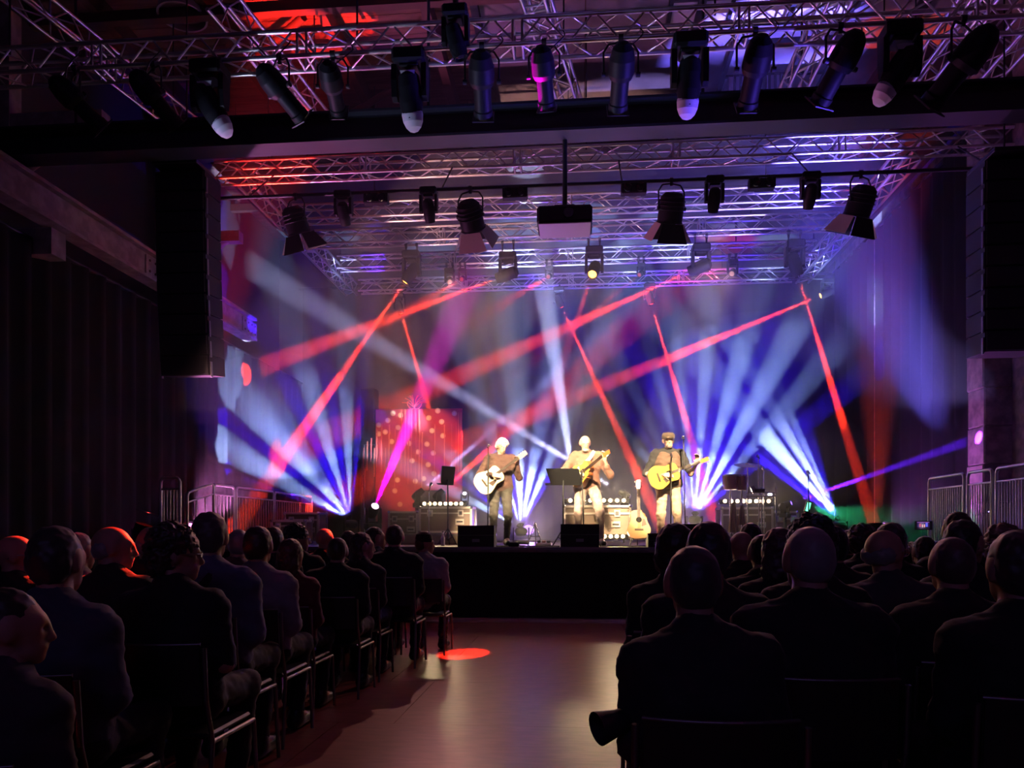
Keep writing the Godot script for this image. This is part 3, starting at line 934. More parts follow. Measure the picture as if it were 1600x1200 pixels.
func guitar(label, at, turn, roll, o = {}):
	# x towards the headstock, front face along +z, origin at the sound hole
	var t = thing("acoustic_guitar", label, "guitar", at)
	t.basis = Basis(Vector3.UP, turn) * Basis(Vector3.RIGHT, o.get("tip", 0.0)) * Basis(Vector3.BACK, roll)
	var half = spline([Vector2(-0.33, 0.0), Vector2(-0.322, 0.09), Vector2(-0.27, 0.165), Vector2(-0.18, 0.198), Vector2(-0.09, 0.17), Vector2(-0.02, 0.135), Vector2(0.05, 0.138), Vector2(0.11, 0.145), Vector2(0.155, 0.11), Vector2(0.17, 0.03)], 3)
	var outline = PackedVector2Array()
	for q in half: outline.append(q)
	for q in range(half.size() - 1, 0, -1): outline.append(Vector2(half[q].x, -half[q].y))
	if o.get("cutaway"):
		for q in outline.size():
			if outline[q].x > 0.06 and outline[q].y < -0.06: outline[q] = Vector2(outline[q].x * 0.75, outline[q].y * 0.8)
	var g = G.new(); g.extrude(outline, 0.098, Transform3D(Basis(), Vector3(0, 0, -0.052)))
	part(t, "body", g, mat("guitar side %s" % [o["side"]], o["side"], 0.3))
	g = G.new()
	var inner = PackedVector2Array()
	for q in outline: inner.append(q * 0.985)
	g.extrude(inner, 0.006, Transform3D(Basis(), Vector3(0, 0, 0.0)))
	var top = part(t, "soundboard", g, mat("guitar top %s" % [o["top"]], o["top"], 0.3, 0.0, {"clearcoat_enabled": true, "clearcoat": 0.6, "clearcoat_roughness": 0.15}))
	g = G.new(); g.tube(Vector3(0, 0, 0.0), Vector3(0, 0, 0.0045), 0.05, 0.05, 20); part(top, "sound_hole", g, mats["dark glass"])
	g = G.new(); g.box(Vector3(-0.17, 0, 0.008), Vector3(0.03, 0.15, 0.012), Basis(), 0.003); part(top, "bridge", g, mats["dark wood"])
	g = G.new(); g.extrude(PackedVector2Array([Vector2(-0.12, -0.04), Vector2(0.02, -0.06), Vector2(0.01, -0.1), Vector2(-0.09, -0.13)]), 0.002, Transform3D(Basis(), Vector3(0, 0, 0.0045))); part(top, "pick_guard", g, mats["dark wood"])
	g = G.new(); g.box(Vector3(0.35, 0, -0.01), Vector3(0.38, 0.052, 0.024), Basis(), 0.008); part(t, "neck", g, mat("guitar neck", [0.35, 0.17, 0.08], 0.4))
	g = G.new(); g.box(Vector3(0.29, 0, 0.006), Vector3(0.5, 0.05, 0.008), Basis(), 0.002); part(t, "fretboard", g, mats["dark wood"])
	g = G.new(); g.extrude(PackedVector2Array([Vector2(0.53, -0.026), Vector2(0.56, -0.037), Vector2(0.7, -0.035), Vector2(0.7, 0.035), Vector2(0.56, 0.037), Vector2(0.53, 0.026)]), 0.016, Transform3D(Basis(Vector3.UP, 0.12), Vector3(0.0, 0, 0.05))); part(t, "headstock", g, mat("guitar side %s" % [o["side"]], o["side"], 0.3))
	for k in 3:
		for i in [-1, 1]:
			g = G.new(); g.tube(Vector3(0.585 + 0.042 * k, 0.034 * i, -0.015), Vector3(0.585 + 0.042 * k, 0.052 * i, -0.015), 0.004, 0.004, 6); g.ball(Vector3(0.585 + 0.042 * k, 0.056 * i, -0.015), 0.009, 6)
			part(t, "tuning_peg", g, mats["bright steel"])
	for k in 6:
		g = G.new(); g.tube(Vector3(-0.17, -0.022 + 0.009 * k, 0.012), Vector3(0.54, -0.019 + 0.0076 * k, 0.013), 0.0011, 0.0011, 4, false)
		part(t, "string", g, mats["bright steel"])
	return t

# ---------------------------------------------------------------- stage things
func flight_case(label, a, b, o = {}):
	# a: lower left front corner region, b: upper right; an edged road case
	var c = (a + b) * 0.5
	var s = b - a
	var t = thing("flight_case", label, "road case", Vector3(c.x, a.y + 0.037, c.z), o.get("turn", 0.0), "flight cases on the stage")
	s.y -= 0.037
	var wh = o.get("wheels", 0.0)
	var h = s.y - wh
	var g = G.new(); g.box(Vector3(0, wh + h * 0.5, 0), Vector3(s.x - 0.02, h - 0.02, s.z - 0.02), Basis(), 0.005)
	part(t, "body", g, mats["case panel"])
	var al = mats["case edge"]
	for i in [-1, 1]:
		for j in [-1, 1]:
			slab(t, "edge_rail", Vector3(s.x * 0.5 * i - 0.02, wh, s.z * 0.5 * j - 0.02), Vector3(s.x * 0.5 * i + 0.02, wh + h, s.z * 0.5 * j + 0.02), al)
			var y = wh if i < 0 else wh + h
			slab(t, "edge_rail", Vector3(-s.x * 0.5, y - 0.02, s.z * 0.5 * j - 0.02), Vector3(s.x * 0.5, y + 0.02, s.z * 0.5 * j + 0.02), al)
			slab(t, "edge_rail", Vector3(s.x * 0.5 * j - 0.02, y - 0.02, -s.z * 0.5), Vector3(s.x * 0.5 * j + 0.02, y + 0.02, s.z * 0.5), al)
			for k in [-1, 1]:
				g = G.new(); g.ball(Vector3(s.x * 0.5 * i, wh + h * 0.5 + h * 0.5 * j, s.z * 0.5 * k), 0.035, 8)
				part(t, "ball_corner", g, mats["bright steel"])
	slab(t, "lid_rail", Vector3(-s.x * 0.5, wh + h * 0.74, s.z * 0.5 - 0.012), Vector3(s.x * 0.5, wh + h * 0.8, s.z * 0.5 + 0.012), al)
	for i in [-1, 1]:
		g = G.new(); g.box(Vector3(s.x * 0.3 * i, wh + h * 0.77, s.z * 0.5 + 0.01), Vector3(0.11, 0.13, 0.02), Basis(), 0.008)
		var l = part(t, "butterfly_latch", g, mats["case edge"])
		g = G.new(); g.box(Vector3(s.x * 0.3 * i, wh + h * 0.77, s.z * 0.5 + 0.022), Vector3(0.06, 0.07, 0.008), Basis(), 0.003)
		part(l, "latch_wing", g, mats["bright steel"])
	g = G.new(); g.box(Vector3(s.x * 0.28, wh + h * 0.42, s.z * 0.5 + 0.008), Vector3(0.17, 0.11, 0.016), Basis(), 0.008)
	var hd = part(t, "handle_plate", g, mats["case edge"])
	g = G.new(); g.box(Vector3(s.x * 0.28, wh + h * 0.42, s.z * 0.5 + 0.022), Vector3(0.12, 0.03, 0.02), Basis(), 0.008)
	part(hd, "handle", g, mats["black metal"])
	if wh > 0.0:
		for i in [-1, 1]:
			for j in [-1, 1]:
				g = G.new(); g.tube(Vector3(s.x * 0.4 * i - 0.02, wh * 0.5, s.z * 0.38 * j), Vector3(s.x * 0.4 * i + 0.02, wh * 0.5, s.z * 0.38 * j), wh * 0.5, wh * 0.5, 12)
				part(t, "castor", g, mats["black metal"])
	return t

func wedge_monitor(label, pos, w, h, turn = 0.0):
	var t = thing("wedge_monitor", label, "loudspeaker", pos, turn, "floor monitors along the stage edge")
	# the grille slants back towards the players; the audience sees the rear
	var g = G.new()
	g.extrude(PackedVector2Array([Vector2(0.2, 0.0), Vector2(0.185, h), Vector2(0.05, h), Vector2(-0.2, 0.12), Vector2(-0.2, 0.0)]), w, Transform3D(Basis(Vector3.UP, -PI / 2), Vector3.ZERO))
	part(t, "cabinet", g, mats["speaker black"])
	g = G.new(); g.box(Vector3(0, h * 0.5 + 0.06, -0.082), Vector3(w * 0.94, h * 0.8, 0.012), Basis(Vector3.RIGHT, 0.78), 0.004)
	part(t, "grille", g, mats["grille"])
	g = G.new(); g.box(Vector3(0, h * 0.3, 0.2), Vector3(0.12, 0.05, 0.008), Basis(Vector3.RIGHT, -0.05), 0.003)
	part(t, "connector_plate", g, mats["dull steel"])
	slab(t, "seam_strip", Vector3(-w * 0.5, h * 0.545, 0.19), Vector3(w * 0.5, h * 0.56, 0.199), mats["dull steel"])
	return t

func mic_stand(label, foot, top, o = {}):
	var t = thing("microphone_stand", label, "microphone stand", foot, 0.0, "microphone stands on the stage")
	var bm = mats["black metal"]
	var p = top - foot
	var g = G.new()
	if o.get("tripod", false):
		for k in 3:
			var a = TAU * k / 3.0 + 0.4
			rod(t, "leg", Vector3(cos(a) * 0.3, 0.012, sin(a) * 0.3), Vector3(0, 0.16, 0), 0.01, bm)
	else:
		g.lathe([Vector2(0, 0.03), Vector2(0.06, 0.028), Vector2(0.115, 0.012), Vector2(0.115, 0.002), Vector2(0, 0)], Transform3D(), 18)
		part(t, "base", g, bm)
	var y = minf(p.y, o.get("bend", 9.0))
	var mid = Vector3(0, y, 0) if o.has("bend") else p * 0.985
	rod(t, "pole", Vector3(0, 0.0, 0) if not o.get("tripod", false) else Vector3(0, 0.1, 0), mid, 0.011, o.get("metal", bm))
	if o.has("bend"):
		rod(t, "boom", mid, p, 0.008, bm)
	var d = o.get("dir", Vector3(0, 0.35, -1)).normalized()
	g = G.new()
	g.lathe([Vector2(0, -0.1), Vector2(0.011, -0.1), Vector2(0.02, 0.02), Vector2(0.0, 0.02)], Transform3D(along(d), p), 10)
	var body = part(t, "microphone", g, bm)
	g = G.new(); g.ball(p + d * 0.045, 0.029, 10)
	part(body, "mesh_ball", g, mats["bright steel"])
	return t

func music_stand(label, foot, desk_c, w, h, turn, lean):
	var t = thing("music_stand", label, "music stand", foot, 0.0, "music stands on the stage")
	var bm = mats["black metal"]
	for k in 3:
		var a = TAU * k / 3.0 + 0.5
		rod(t, "leg", Vector3(cos(a) * 0.2, 0.012, sin(a) * 0.2), Vector3(0, 0.3, 0), 0.011, bm)
		rod(t, "leg_brace", Vector3(cos(a) * 0.1, 0.15, sin(a) * 0.1), Vector3(0, 0.1, 0), 0.007, bm)
	var p = desk_c - foot
	rod(t, "pole", Vector3(0, 0.08, 0), p + Vector3(0, -h * 0.2, -0.03), 0.012, bm)
	var b = Basis(Vector3.UP, turn) * Basis(Vector3.RIGHT, lean)
	var g = G.new()
	g.extrude(PackedVector2Array([Vector2(-w * 0.5, h * 0.5), Vector2(w * 0.4, h * 0.5), Vector2(w * 0.44, h * 0.44), Vector2(w * 0.54, -h * 0.5), Vector2(-w * 0.28, -h * 0.5), Vector2(-w * 0.36, -h * 0.34)]), 0.012, Transform3D(b, p))
	part(t, "desk", g, mats["desk black"])
	g = G.new(); g.box(p + b * Vector3(0, -h * 0.5, -0.035), Vector3(w, 0.01, 0.07), b)
	part(t, "ledge", g, mats["desk black"])
	return t

func railing(label, pts, top, base, o = {}):
	# one panel of tube fence along the points pts, from height base to height top
	var t = thing("safety_railing", label, "railing", Vector3(pts[0].x, base, pts[0].y), 0.0, "steel railings beside the stage")
	var m = mats["rail steel"]
	var a = Vector3(0, 0, 0)
	var b = Vector3(pts[1].x - pts[0].x, 0, pts[1].y - pts[0].y)
	var h = top - base
	var h2 = o.get("top_end", top) - base
	rod(t, "post", a, a + Vector3(0, h - 0.05, 0), 0.021, m)
	rod(t, "post", b, b + Vector3(0, h2 - 0.05, 0), 0.021, m)
	var d = b.normalized() * 0.05
	var g = G.new(); g.path([a + Vector3(0, h - 0.06, 0), a + Vector3(0, h - 0.02, 0) + d * 0.35, a + Vector3(0, h, 0) + d, b + Vector3(0, h2, 0) - d, b + Vector3(0, h2 - 0.02, 0) - d * 0.35, b + Vector3(0, h2 - 0.06, 0)], 0.021, 8)
	part(t, "handrail", g, m)
	rod(t, "lower_rail", a + Vector3(0, h - 0.16, 0), b + Vector3(0, h2 - 0.16, 0), 0.013, m)
	rod(t, "lower_rail", a + Vector3(0, 0.1, 0), b + Vector3(0, 0.1, 0), 0.013, m)
	var n = o.get("bars", int(b.length() / 0.11))
	for k in n:
		var f = (k + 1.0) / (n + 1.0)
		rod(t, "bar", a.lerp(b, f) + Vector3(0, 0.1, 0), a.lerp(b, f) + Vector3(0, lerpf(h, h2, f) - 0.16, 0), 0.008, m)
	return t

func drape(parent, called, a, b, y0, y1, fold, amp, m, seed_ = 1):
	# a hanging cloth with vertical folds from a to b (x, z), with thickness
	var g = G.new()
	var rng = RandomNumberGenerator.new(); rng.seed = seed_
	var L = a.distance_to(b)
	var n = int(L / fold) * 4
	var d = (b - a).normalized()
	var o = Vector2(-d.y, d.x)
	var pts = []
	var w = 0.0
	for k in n + 1:
		if k % 4 == 0: w = rng.randf_range(0.55, 1.0)
		pts.append(a + d * (L * k / n) + o * amp * w * sin(TAU * k / 4.0 + 0.4))
	var nor = []
	for k in n + 1:
		var t = (pts[mini(k + 1, n)] - pts[maxi(k - 1, 0)]).normalized()
		nor.append(Vector3(-t.y, 0, t.x))
	for q in [0.0, 0.012]:
		var sg = 1.0 if q == 0.0 else -1.0
		for k in n:
			var A = Vector3(pts[k].x, y0, pts[k].y) - nor[k] * q
			var B = Vector3(pts[k + 1].x, y0, pts[k + 1].y) - nor[k + 1] * q
			var C = B + Vector3(0, y1 - y0, 0)
			var D = A + Vector3(0, y1 - y0, 0)
			g.tri(A, B, C, nor[k] * sg, nor[k + 1] * sg, nor[k + 1] * sg); g.tri(A, C, D, nor[k] * sg, nor[k + 1] * sg, nor[k] * sg)
	return part(parent, called, g, m)

func standing_joints(o = {}):
	# faces +z (the audience); L is the side of the viewer's left
	var j = {"pel": Vector3(0, 0.96, 0), "chest": Vector3(0, 1.25, -0.01), "neck": Vector3(0, 1.455, -0.015), "head": Vector3(0, 1.6, 0.015)}
	for i in [-1, 1]:
		var s = "L" if i < 0 else "R"
		j["hip" + s] = Vector3(0.09 * i, 0.94, 0)
		j["kn" + s] = Vector3(0.11 * i, 0.5, 0.03)
		j["an" + s] = Vector3(0.12 * i, 0.09, -0.03)
		j["to" + s] = Vector3(0.16 * i, 0.05, 0.15)
		j["sh" + s] = Vector3(0.19 * i, 1.41, -0.01)
	for k in o.get("set", {}): j[k] = o["set"][k]
	j["face"] = Basis(Vector3.UP, PI + o.get("yaw", 0.0)) * Basis(Vector3.RIGHT, o.get("nod", 0.0))
	j["thick"] = o.get("thick", 1.0)
	return j

func player(label, pos, turn, s, o):
	var j = standing_joints(o)
	var t = thing("person", label, "person", pos, turn, "guitar players on the stage")
	var xf = Transform3D(Basis.from_scale(Vector3.ONE * s), Vector3.ZERO)
	part(t, "body", body_mesh(j, o["hands"], 0.015, 0.006), mats["skin light"], xf)
	part(t, "shirt", shirt_mesh(j, o["sleeve"], true, 0.014), cloth(o["shirt"]), xf)
	part(t, "trousers", trousers_mesh(j, 0.014), cloth(o["legs"]), xf)
	for sm in shoe_meshes(j): part(t, "shoe", sm, mats["shoe leather"], xf)
	var hx = Transform3D(j["face"], j["head"])
	for i in [-1, 1]:
		var g = G.new(); g.ball(Vector3(0.031 * i, 0.006, -0.08), 0.01, 8)
		var e = part(t, "eye", g, mats["eye white"], xf * hx)
		g = G.new(); g.ball(Vector3(0.031 * i, 0.005, -0.0878), 0.0046, 6)
		part(e, "pupil", g, mats["dark glass"])
	for h in o.get("hair", []):
		part(t, "beard" if h[0] == "beard" else "hair", hair_mesh(h[0]), hair_mat(h[1]), xf * hx)
	if o.get("glasses"): part(t, "glasses", glasses_mesh(), mats["black metal"], xf * hx)
	if o.get("cap"):
		var g = G.new()
		g.lathe([Vector2(0.09, 0.03), Vector2(0.098, 0.06), Vector2(0.1, 0.09), Vector2(0.08, 0.125), Vector2(0, 0.135)], Transform3D(Basis(), Vector3(0, 0, 0.008)), 18)
		g.extrude(PackedVector2Array([Vector2(-0.08, 0), Vector2(0.08, 0), Vector2(0.06, 0.06), Vector2(0, 0.08), Vector2(-0.06, 0.06)]), 0.012, Transform3D(Basis(Vector3.RIGHT, -PI / 2 - 0.15), Vector3(0, 0.045, -0.075)))
		part(t, "flat_cap", g, cloth([0.05, 0.03, 0.02]), xf * hx)
	if o.get("vest"):
		var g = G.new()
		var p = torso_prims(j, 0.018).slice(0, 5)
		for i in [-1, 1]: p.append([0, j["neck"] + Vector3(0.05 * i, -0.02, -0.01), j["neck"].lerp(j["sh" + ("L" if i < 0 else "R")], 0.75), 0.058, 0.06])
		blob(g, p, 0.014, 0.03, null, 0.015)
		part(t, "waistcoat", g, cloth(o["vest"]), xf)
	if o.get("strap"):
		var g = G.new()
		var st = spline(o["strap"], 5)
		for q in st.size() - 1:
			var d = st[q + 1] - st[q]
			var x = d.cross(Vector3(0, 0.2, 1)).normalized()
			g.box((st[q] + st[q + 1]) * 0.5, Vector3(0.055, d.length() * 1.2, 0.006), Basis(x, d.normalized(), x.cross(d.normalized())))
		part(t, "guitar_strap", g, cloth(o.get("strap_colour", [0.5, 0.45, 0.4])), xf)
	if o.get("belt"):
		var g = G.new(); g.lathe([Vector2(0.16, -0.02), Vector2(0.165, 0.0), Vector2(0.16, 0.02)], Transform3D(Basis.from_scale(Vector3(1, 1, 0.8)), Vector3(0, 1.0, 0)), 18)
		part(t, "belt", g, mats["black metal"], xf)
	return t

func dotted_backdrop():
	var z = 16.3
	var a = at_pixel(587, 640, z)
	var b = at_pixel(722, 640, z)
	var w = b.x - a.x
	var y0 = STAGE
	var y1 = a.y
	var c = Vector3((a.x + b.x) * 0.5, y0, a.z)
	var t = thing("dotted_backdrop", "red polka dot cloth panel hung with fringe strips and a bow", "backdrop", c)
	var h = y1 - y0
	slab(t, "cloth_panel", Vector3(-w * 0.5, 0.0, -0.04), Vector3(w * 0.5, h, 0.0), mats["red cloth"])
	var rng = RandomNumberGenerator.new(); rng.seed = 11
	if not lib.has("dot"):
		var g = G.new(); g.tube(Vector3(0, 0, 0), Vector3(0, 0, 0.006), 0.058, 0.058, 18)
		lib["dot"] = g.mesh()
		g = G.new(); g.tube(Vector3(0, 0, 0.006), Vector3(0, 0, 0.009), 0.035, 0.035, 14)
		lib["dot in"] = g.mesh()
	var spots = [[614, 646], [626, 649], [606, 657], [592, 664], [602, 675], [592, 678], [622, 668], [684, 642], [710, 646], [670, 653], [690, 659], [675, 673], [692, 681], [667, 694], [612, 690], [653, 706], [677, 708], [644, 720], [669, 726], [621, 750], [649, 752], [678, 740], [617, 767], [662, 748], [625, 788], [640, 693]]
	for q in spots:
		var p = at_pixel(q[0], q[1], z) - c
		var dt = part(t, "dot", lib["dot"], mats["dot gold"], Transform3D(Basis(), Vector3(p.x, p.y, 0.0)))
		part(dt, "dot_centre", lib["dot in"], mats["dot pale"])
	# strips of cloth hanging in front, some from a line on the left
	var strips = [[575, 690, 735], [581, 685, 722], [586, 700, 745], [590, 672, 730], [597, 662, 738], [603, 700, 735], [609, 664, 752], [618, 671, 760], [628, 640, 735], [634, 640, 745], [639, 641, 756], [644, 640, 740], [650, 641, 765], [656, 640, 750], [660, 676, 768], [680, 664, 752], [695, 664, 760], [706, 662, 748], [713, 660, 752], [717, 645, 738], [721, 645, 745], [569, 700, 742]]
	for q in strips:
		var p0 = at_pixel(q[0], q[1], z) - c
		var p1 = at_pixel(q[0] - 1, q[2], z) - c
		var g = G.new()
		var wd = rng.randf_range(0.014, 0.03)
		var pts = []
		for k in 7: pts.append(p0.lerp(p1, k / 6.0) + Vector3(rng.randf_range(-0.006, 0.006), 0, 0.028 + rng.randf_range(-0.012, 0.012)))
		for k in 6: g.box((pts[k] + pts[k + 1]) * 0.5, Vector3(wd * (1.0 - 0.08 * k), (pts[k] - pts[k + 1]).length() * 1.04, 0.006), Basis(Vector3.FORWARD, rng.randf_range(-0.04, 0.04)))
		part(t, "fringe_strip", g, mats["strip %d" % rng.randi_range(0, 2)])
	var g1 = G.new()
	g1.tube(Vector3(-w * 0.5 - 0.26, h * 0.0, -0.02), Vector3(-w * 0.5 - 0.26, h * 0.74, -0.02), 0.014, 0.014, 6); g1.tube(Vector3(-w * 0.5 - 0.27, h * 0.735, 0.02), Vector3(-w * 0.5 + 0.02, h * 0.735, 0.0), 0.01, 0.01, 6)
	part(t, "strip_pole", g1, mats["black metal"])
	# the bow: loops and a spray of thin ends
	var bc = Vector3(at_pixel(648, 633, z).x - c.x, h - 0.01, 0.03)
	for i in [-1, 1]:
		var g = G.new()
		var loop = []
		for k in 13:
			var an = TAU * k / 12.0
			loop.append(bc + Vector3((0.1 - 0.1 * cos(an)) * i * 0.8, 0.05 + 0.07 * sin(an) + 0.04 * (1 - cos(an)), 0.03 * sin(an)))
		for k in 12:
			var d = loop[k + 1] - loop[k]
			var x = Vector3(0, 0, 1)
			g.box((loop[k] + loop[k + 1]) * 0.5, Vector3(0.05, d.length() * 1.15, 0.005), Basis(x, d.normalized(), x.cross(d.normalized())))
		part(t, "bow_loop", g, mats["strip 0"])
	for k in 16:
		var an = rng.randf_range(0.2, PI - 0.2)
		var g = G.new()
		g.path([bc + Vector3(0, 0.03, 0), bc + Vector3(cos(an) * 0.12, 0.1 + sin(an) * 0.12, 0.03), bc + Vector3(cos(an) * 0.27, 0.08 + sin(an) * 0.22, 0.05)], 0.006, 4)
		part(t, "ribbon_end", g, mats["strip %d" % (k % 3)])

func percussion():
	var z = 13.6
	var sh = mats["drum shell"]
	# two timbale-like drums on a stand
	for q in [["pale shelled hand drum on the percussion stand", 1141, 743, 765, 0.13], ["smaller drum with a steel rim beside the hand drum", 1159, 743, 766, 0.085]]:
		var top = at_pixel(q[1], q[2], z)
		var bot = at_pixel(q[1], q[3], z)
		var t = thing("hand_drum", q[0], "drum", Vector3(top.x, bot.y, top.z), 0.0, "drums of the percussion set")
		var h = top.y - bot.y
		var g = G.new(); g.lathe([Vector2(0, 0), Vector2(q[4] * 0.82, 0), Vector2(q[4], h * 0.6), Vector2(q[4] * 0.98, h), Vector2(0, h)], Transform3D(), 20)
		part(t, "shell", g, sh)
		g = G.new(); g.lathe([Vector2(q[4] * 1.0, h - 0.02), Vector2(q[4] * 1.05, h - 0.015), Vector2(q[4] * 1.05, h + 0.012), Vector2(q[4] * 0.97, h + 0.012)], Transform3D(), 20)
		part(t, "rim", g, mats["bright steel"])
		g = G.new(); g.tube(Vector3(0, h + 0.001, 0), Vector3(0, h + 0.006, 0), q[4] * 0.98, q[4] * 0.98, 20)
		part(t, "drum_skin", g, mats["drum skin"])
		for k in 6:
			var a = TAU * k / 6.0
			rod(t, "tension_rod", Vector3(cos(a), 0, sin(a)) * q[4] * 0.98 + Vector3(0, h * 0.3, 0), Vector3(cos(a), 0, sin(a)) * q[4] * 1.04 + Vector3(0, h, 0), 0.005, mats["bright steel"])
		rod(t, "stand_pole", Vector3(0, 0, 0), Vector3(0, STAGE - bot.y, 0), 0.016, mats["bright steel"])
		for k in 3:
			var a = TAU * k / 3.0
			rod(t, "stand_leg", Vector3(cos(a) * 0.13, STAGE - bot.y + 0.014, sin(a) * 0.13), Vector3(0, STAGE - bot.y + 0.3, 0), 0.011, mats["bright steel"])
	# cymbals
	for q in [["wide cymbal tilted on its stand behind the drums", 1168, 726, 0.24, 0.25], ["small cymbal on the percussion rack", 1186, 766, 0.16, 0.05]]:
		var c = at_pixel(q[1], q[2], z + (0.9 if q[1] < 1180 else 0.65))
		var t = thing("cymbal_stand", q[0], "cymbal", Vector3(c.x, STAGE, c.z), 0.0, "cymbals of the percussion set")
		var p = Vector3(0, c.y - STAGE, 0)
		var g = G.new(); g.lathe([Vector2(q[3], -0.012), Vector2(q[3] * 0.5, 0.006), Vector2(0.05, 0.012), Vector2(0.03, 0.03), Vector2(0, 0.032)], Transform3D(Basis(Vector3.RIGHT, q[4]), p), 24)
		part(t, "cymbal", g, mats["brass"])
		rod(t, "pole", Vector3.ZERO, p + Vector3(0, 0.05, 0), 0.012, mats["bright steel"])
		for k in 3:
			var a = TAU * k / 3.0
			rod(t, "leg", Vector3(cos(a) * 0.15, 0.014, sin(a) * 0.15), Vector3(0, 0.35, 0), 0.011, mats["bright steel"])
	# rack of bars with small bells and boxes
	var r0 = at_pixel(1166, 770, z + 0.35)
	var t = thing("percussion_rack", "steel rack of bars carrying small percussion behind the players", "rack", Vector3(r0.x, STAGE, r0.z))
	var W = at_pixel(1214, 770, z + 0.35).x - r0.x
	var H = r0.y - STAGE
	for y in [0.0, -0.06]:
		rod(t, "rail", Vector3(0, H + y, 0), Vector3(W, H + y, 0), 0.012, mats["bright steel"])
	for k in 3:
		rod(t, "post", Vector3(W * k * 0.45 + 0.03, 0, 0), Vector3(W * k * 0.45 + 0.03, H + 0.1, 0), 0.012, mats["bright steel"])
		rod(t, "foot", Vector3(W * k * 0.45 + 0.03, 0.012, -0.2), Vector3(W * k * 0.45 + 0.03, 0.012, 0.2), 0.012, mats["bright steel"])
	var g = G.new(); g.box(Vector3(W * 0.42, H + 0.04, 0.02), Vector3(0.18, 0.06, 0.09), Basis(), 0.01); part(t, "wood_block", g, mats["dark wood"])
	g = G.new(); g.extrude(PackedVector2Array([Vector2(-0.03, 0), Vector2(0.03, 0), Vector2(0.045, -0.13), Vector2(-0.045, -0.13)]), 0.05, Transform3D(Basis(Vector3.BACK, 0.5), Vector3(W * 0.16, H + 0.12, 0.03))); part(t, "cowbell", g, mats["bright steel"])
	# towels on the rack
	for q in [["long pale towel hanging below the percussion set", 1146, 786, 832, 0.09], ["short yellowish towel hanging beside the long one", 1159, 790, 820, 0.07]]:
		var a = at_pixel(q[1], q[2], z - 0.4)
		var b = at_pixel(q[1] + 3, q[3], z - 0.4)
		var tt = thing("towel", q[0], "towel", Vector3(a.x, b.y, a.z), 0.0, "towels on the percussion rack")
		var gg = G.new()
		var h = a.y - b.y
		for k in 6:
			var x0 = lerpf(-1, 1, k / 6.0); var x1 = lerpf(-1, 1, (k + 1) / 6.0)
			var f0 = 0.02 * sin(k * 2.1); var f1 = 0.02 * sin((k + 1) * 2.1)
			for s in [1.0, -1.0]:
				var e = 0.006 * s
				gg.quad(Vector3(x0 * q[4] * 0.35, h, e), Vector3(x1 * q[4] * 0.35, h, e), Vector3(x1 * q[4], 0, f1 + e), Vector3(x0 * q[4], 0, f0 + e), Vector3(0, 0, s))
		part(tt, "cloth", gg, mats["towel"])
		rod(tt, "towel_stand", Vector3(0, h + 0.01, 0), Vector3(0, STAGE - b.y + 0.003, -0.02), 0.008, mats["bright steel"])

# ---------------------------------------------------------------- the scene
func _ready():
	# camera: level, the lens shifted upwards
	var cam = Camera3D.new()
	cam.name = "camera"
	add_child(cam)
	cam.set_frustum(0.05, Vector2(0, 0.05 * 230.0 / FOCAL), 0.05, 200.0)
	cam.position = EYE
	cam.rotation.y = YAW
	cam.current = true
	var we = WorldEnvironment.new()
	we.name = "environment"
	var e = Environment.new()
	e.background_mode = Environment.BG_COLOR
	e.background_color = Color.BLACK
	e.tonemap_mode = Environment.TONE_MAPPER_LINEAR
	e.tonemap_exposure = 1.0
	e.sdfgi_enabled = true
	e.ssao_enabled = true
	e.ssil_enabled = true
	e.volumetric_fog_enabled = true
	e.volumetric_fog_density = 0.0
	we.environment = e
	add_child(we)
	materials()
	haze()
	room()
	print("room ", Time.get_ticks_msec())
	rigging()
	floor_lamps()
	print("rig ", Time.get_ticks_msec())
	stage_things()
	players()
	print("players ", Time.get_ticks_msec())
	audience()
	print("audience ", Time.get_ticks_msec())

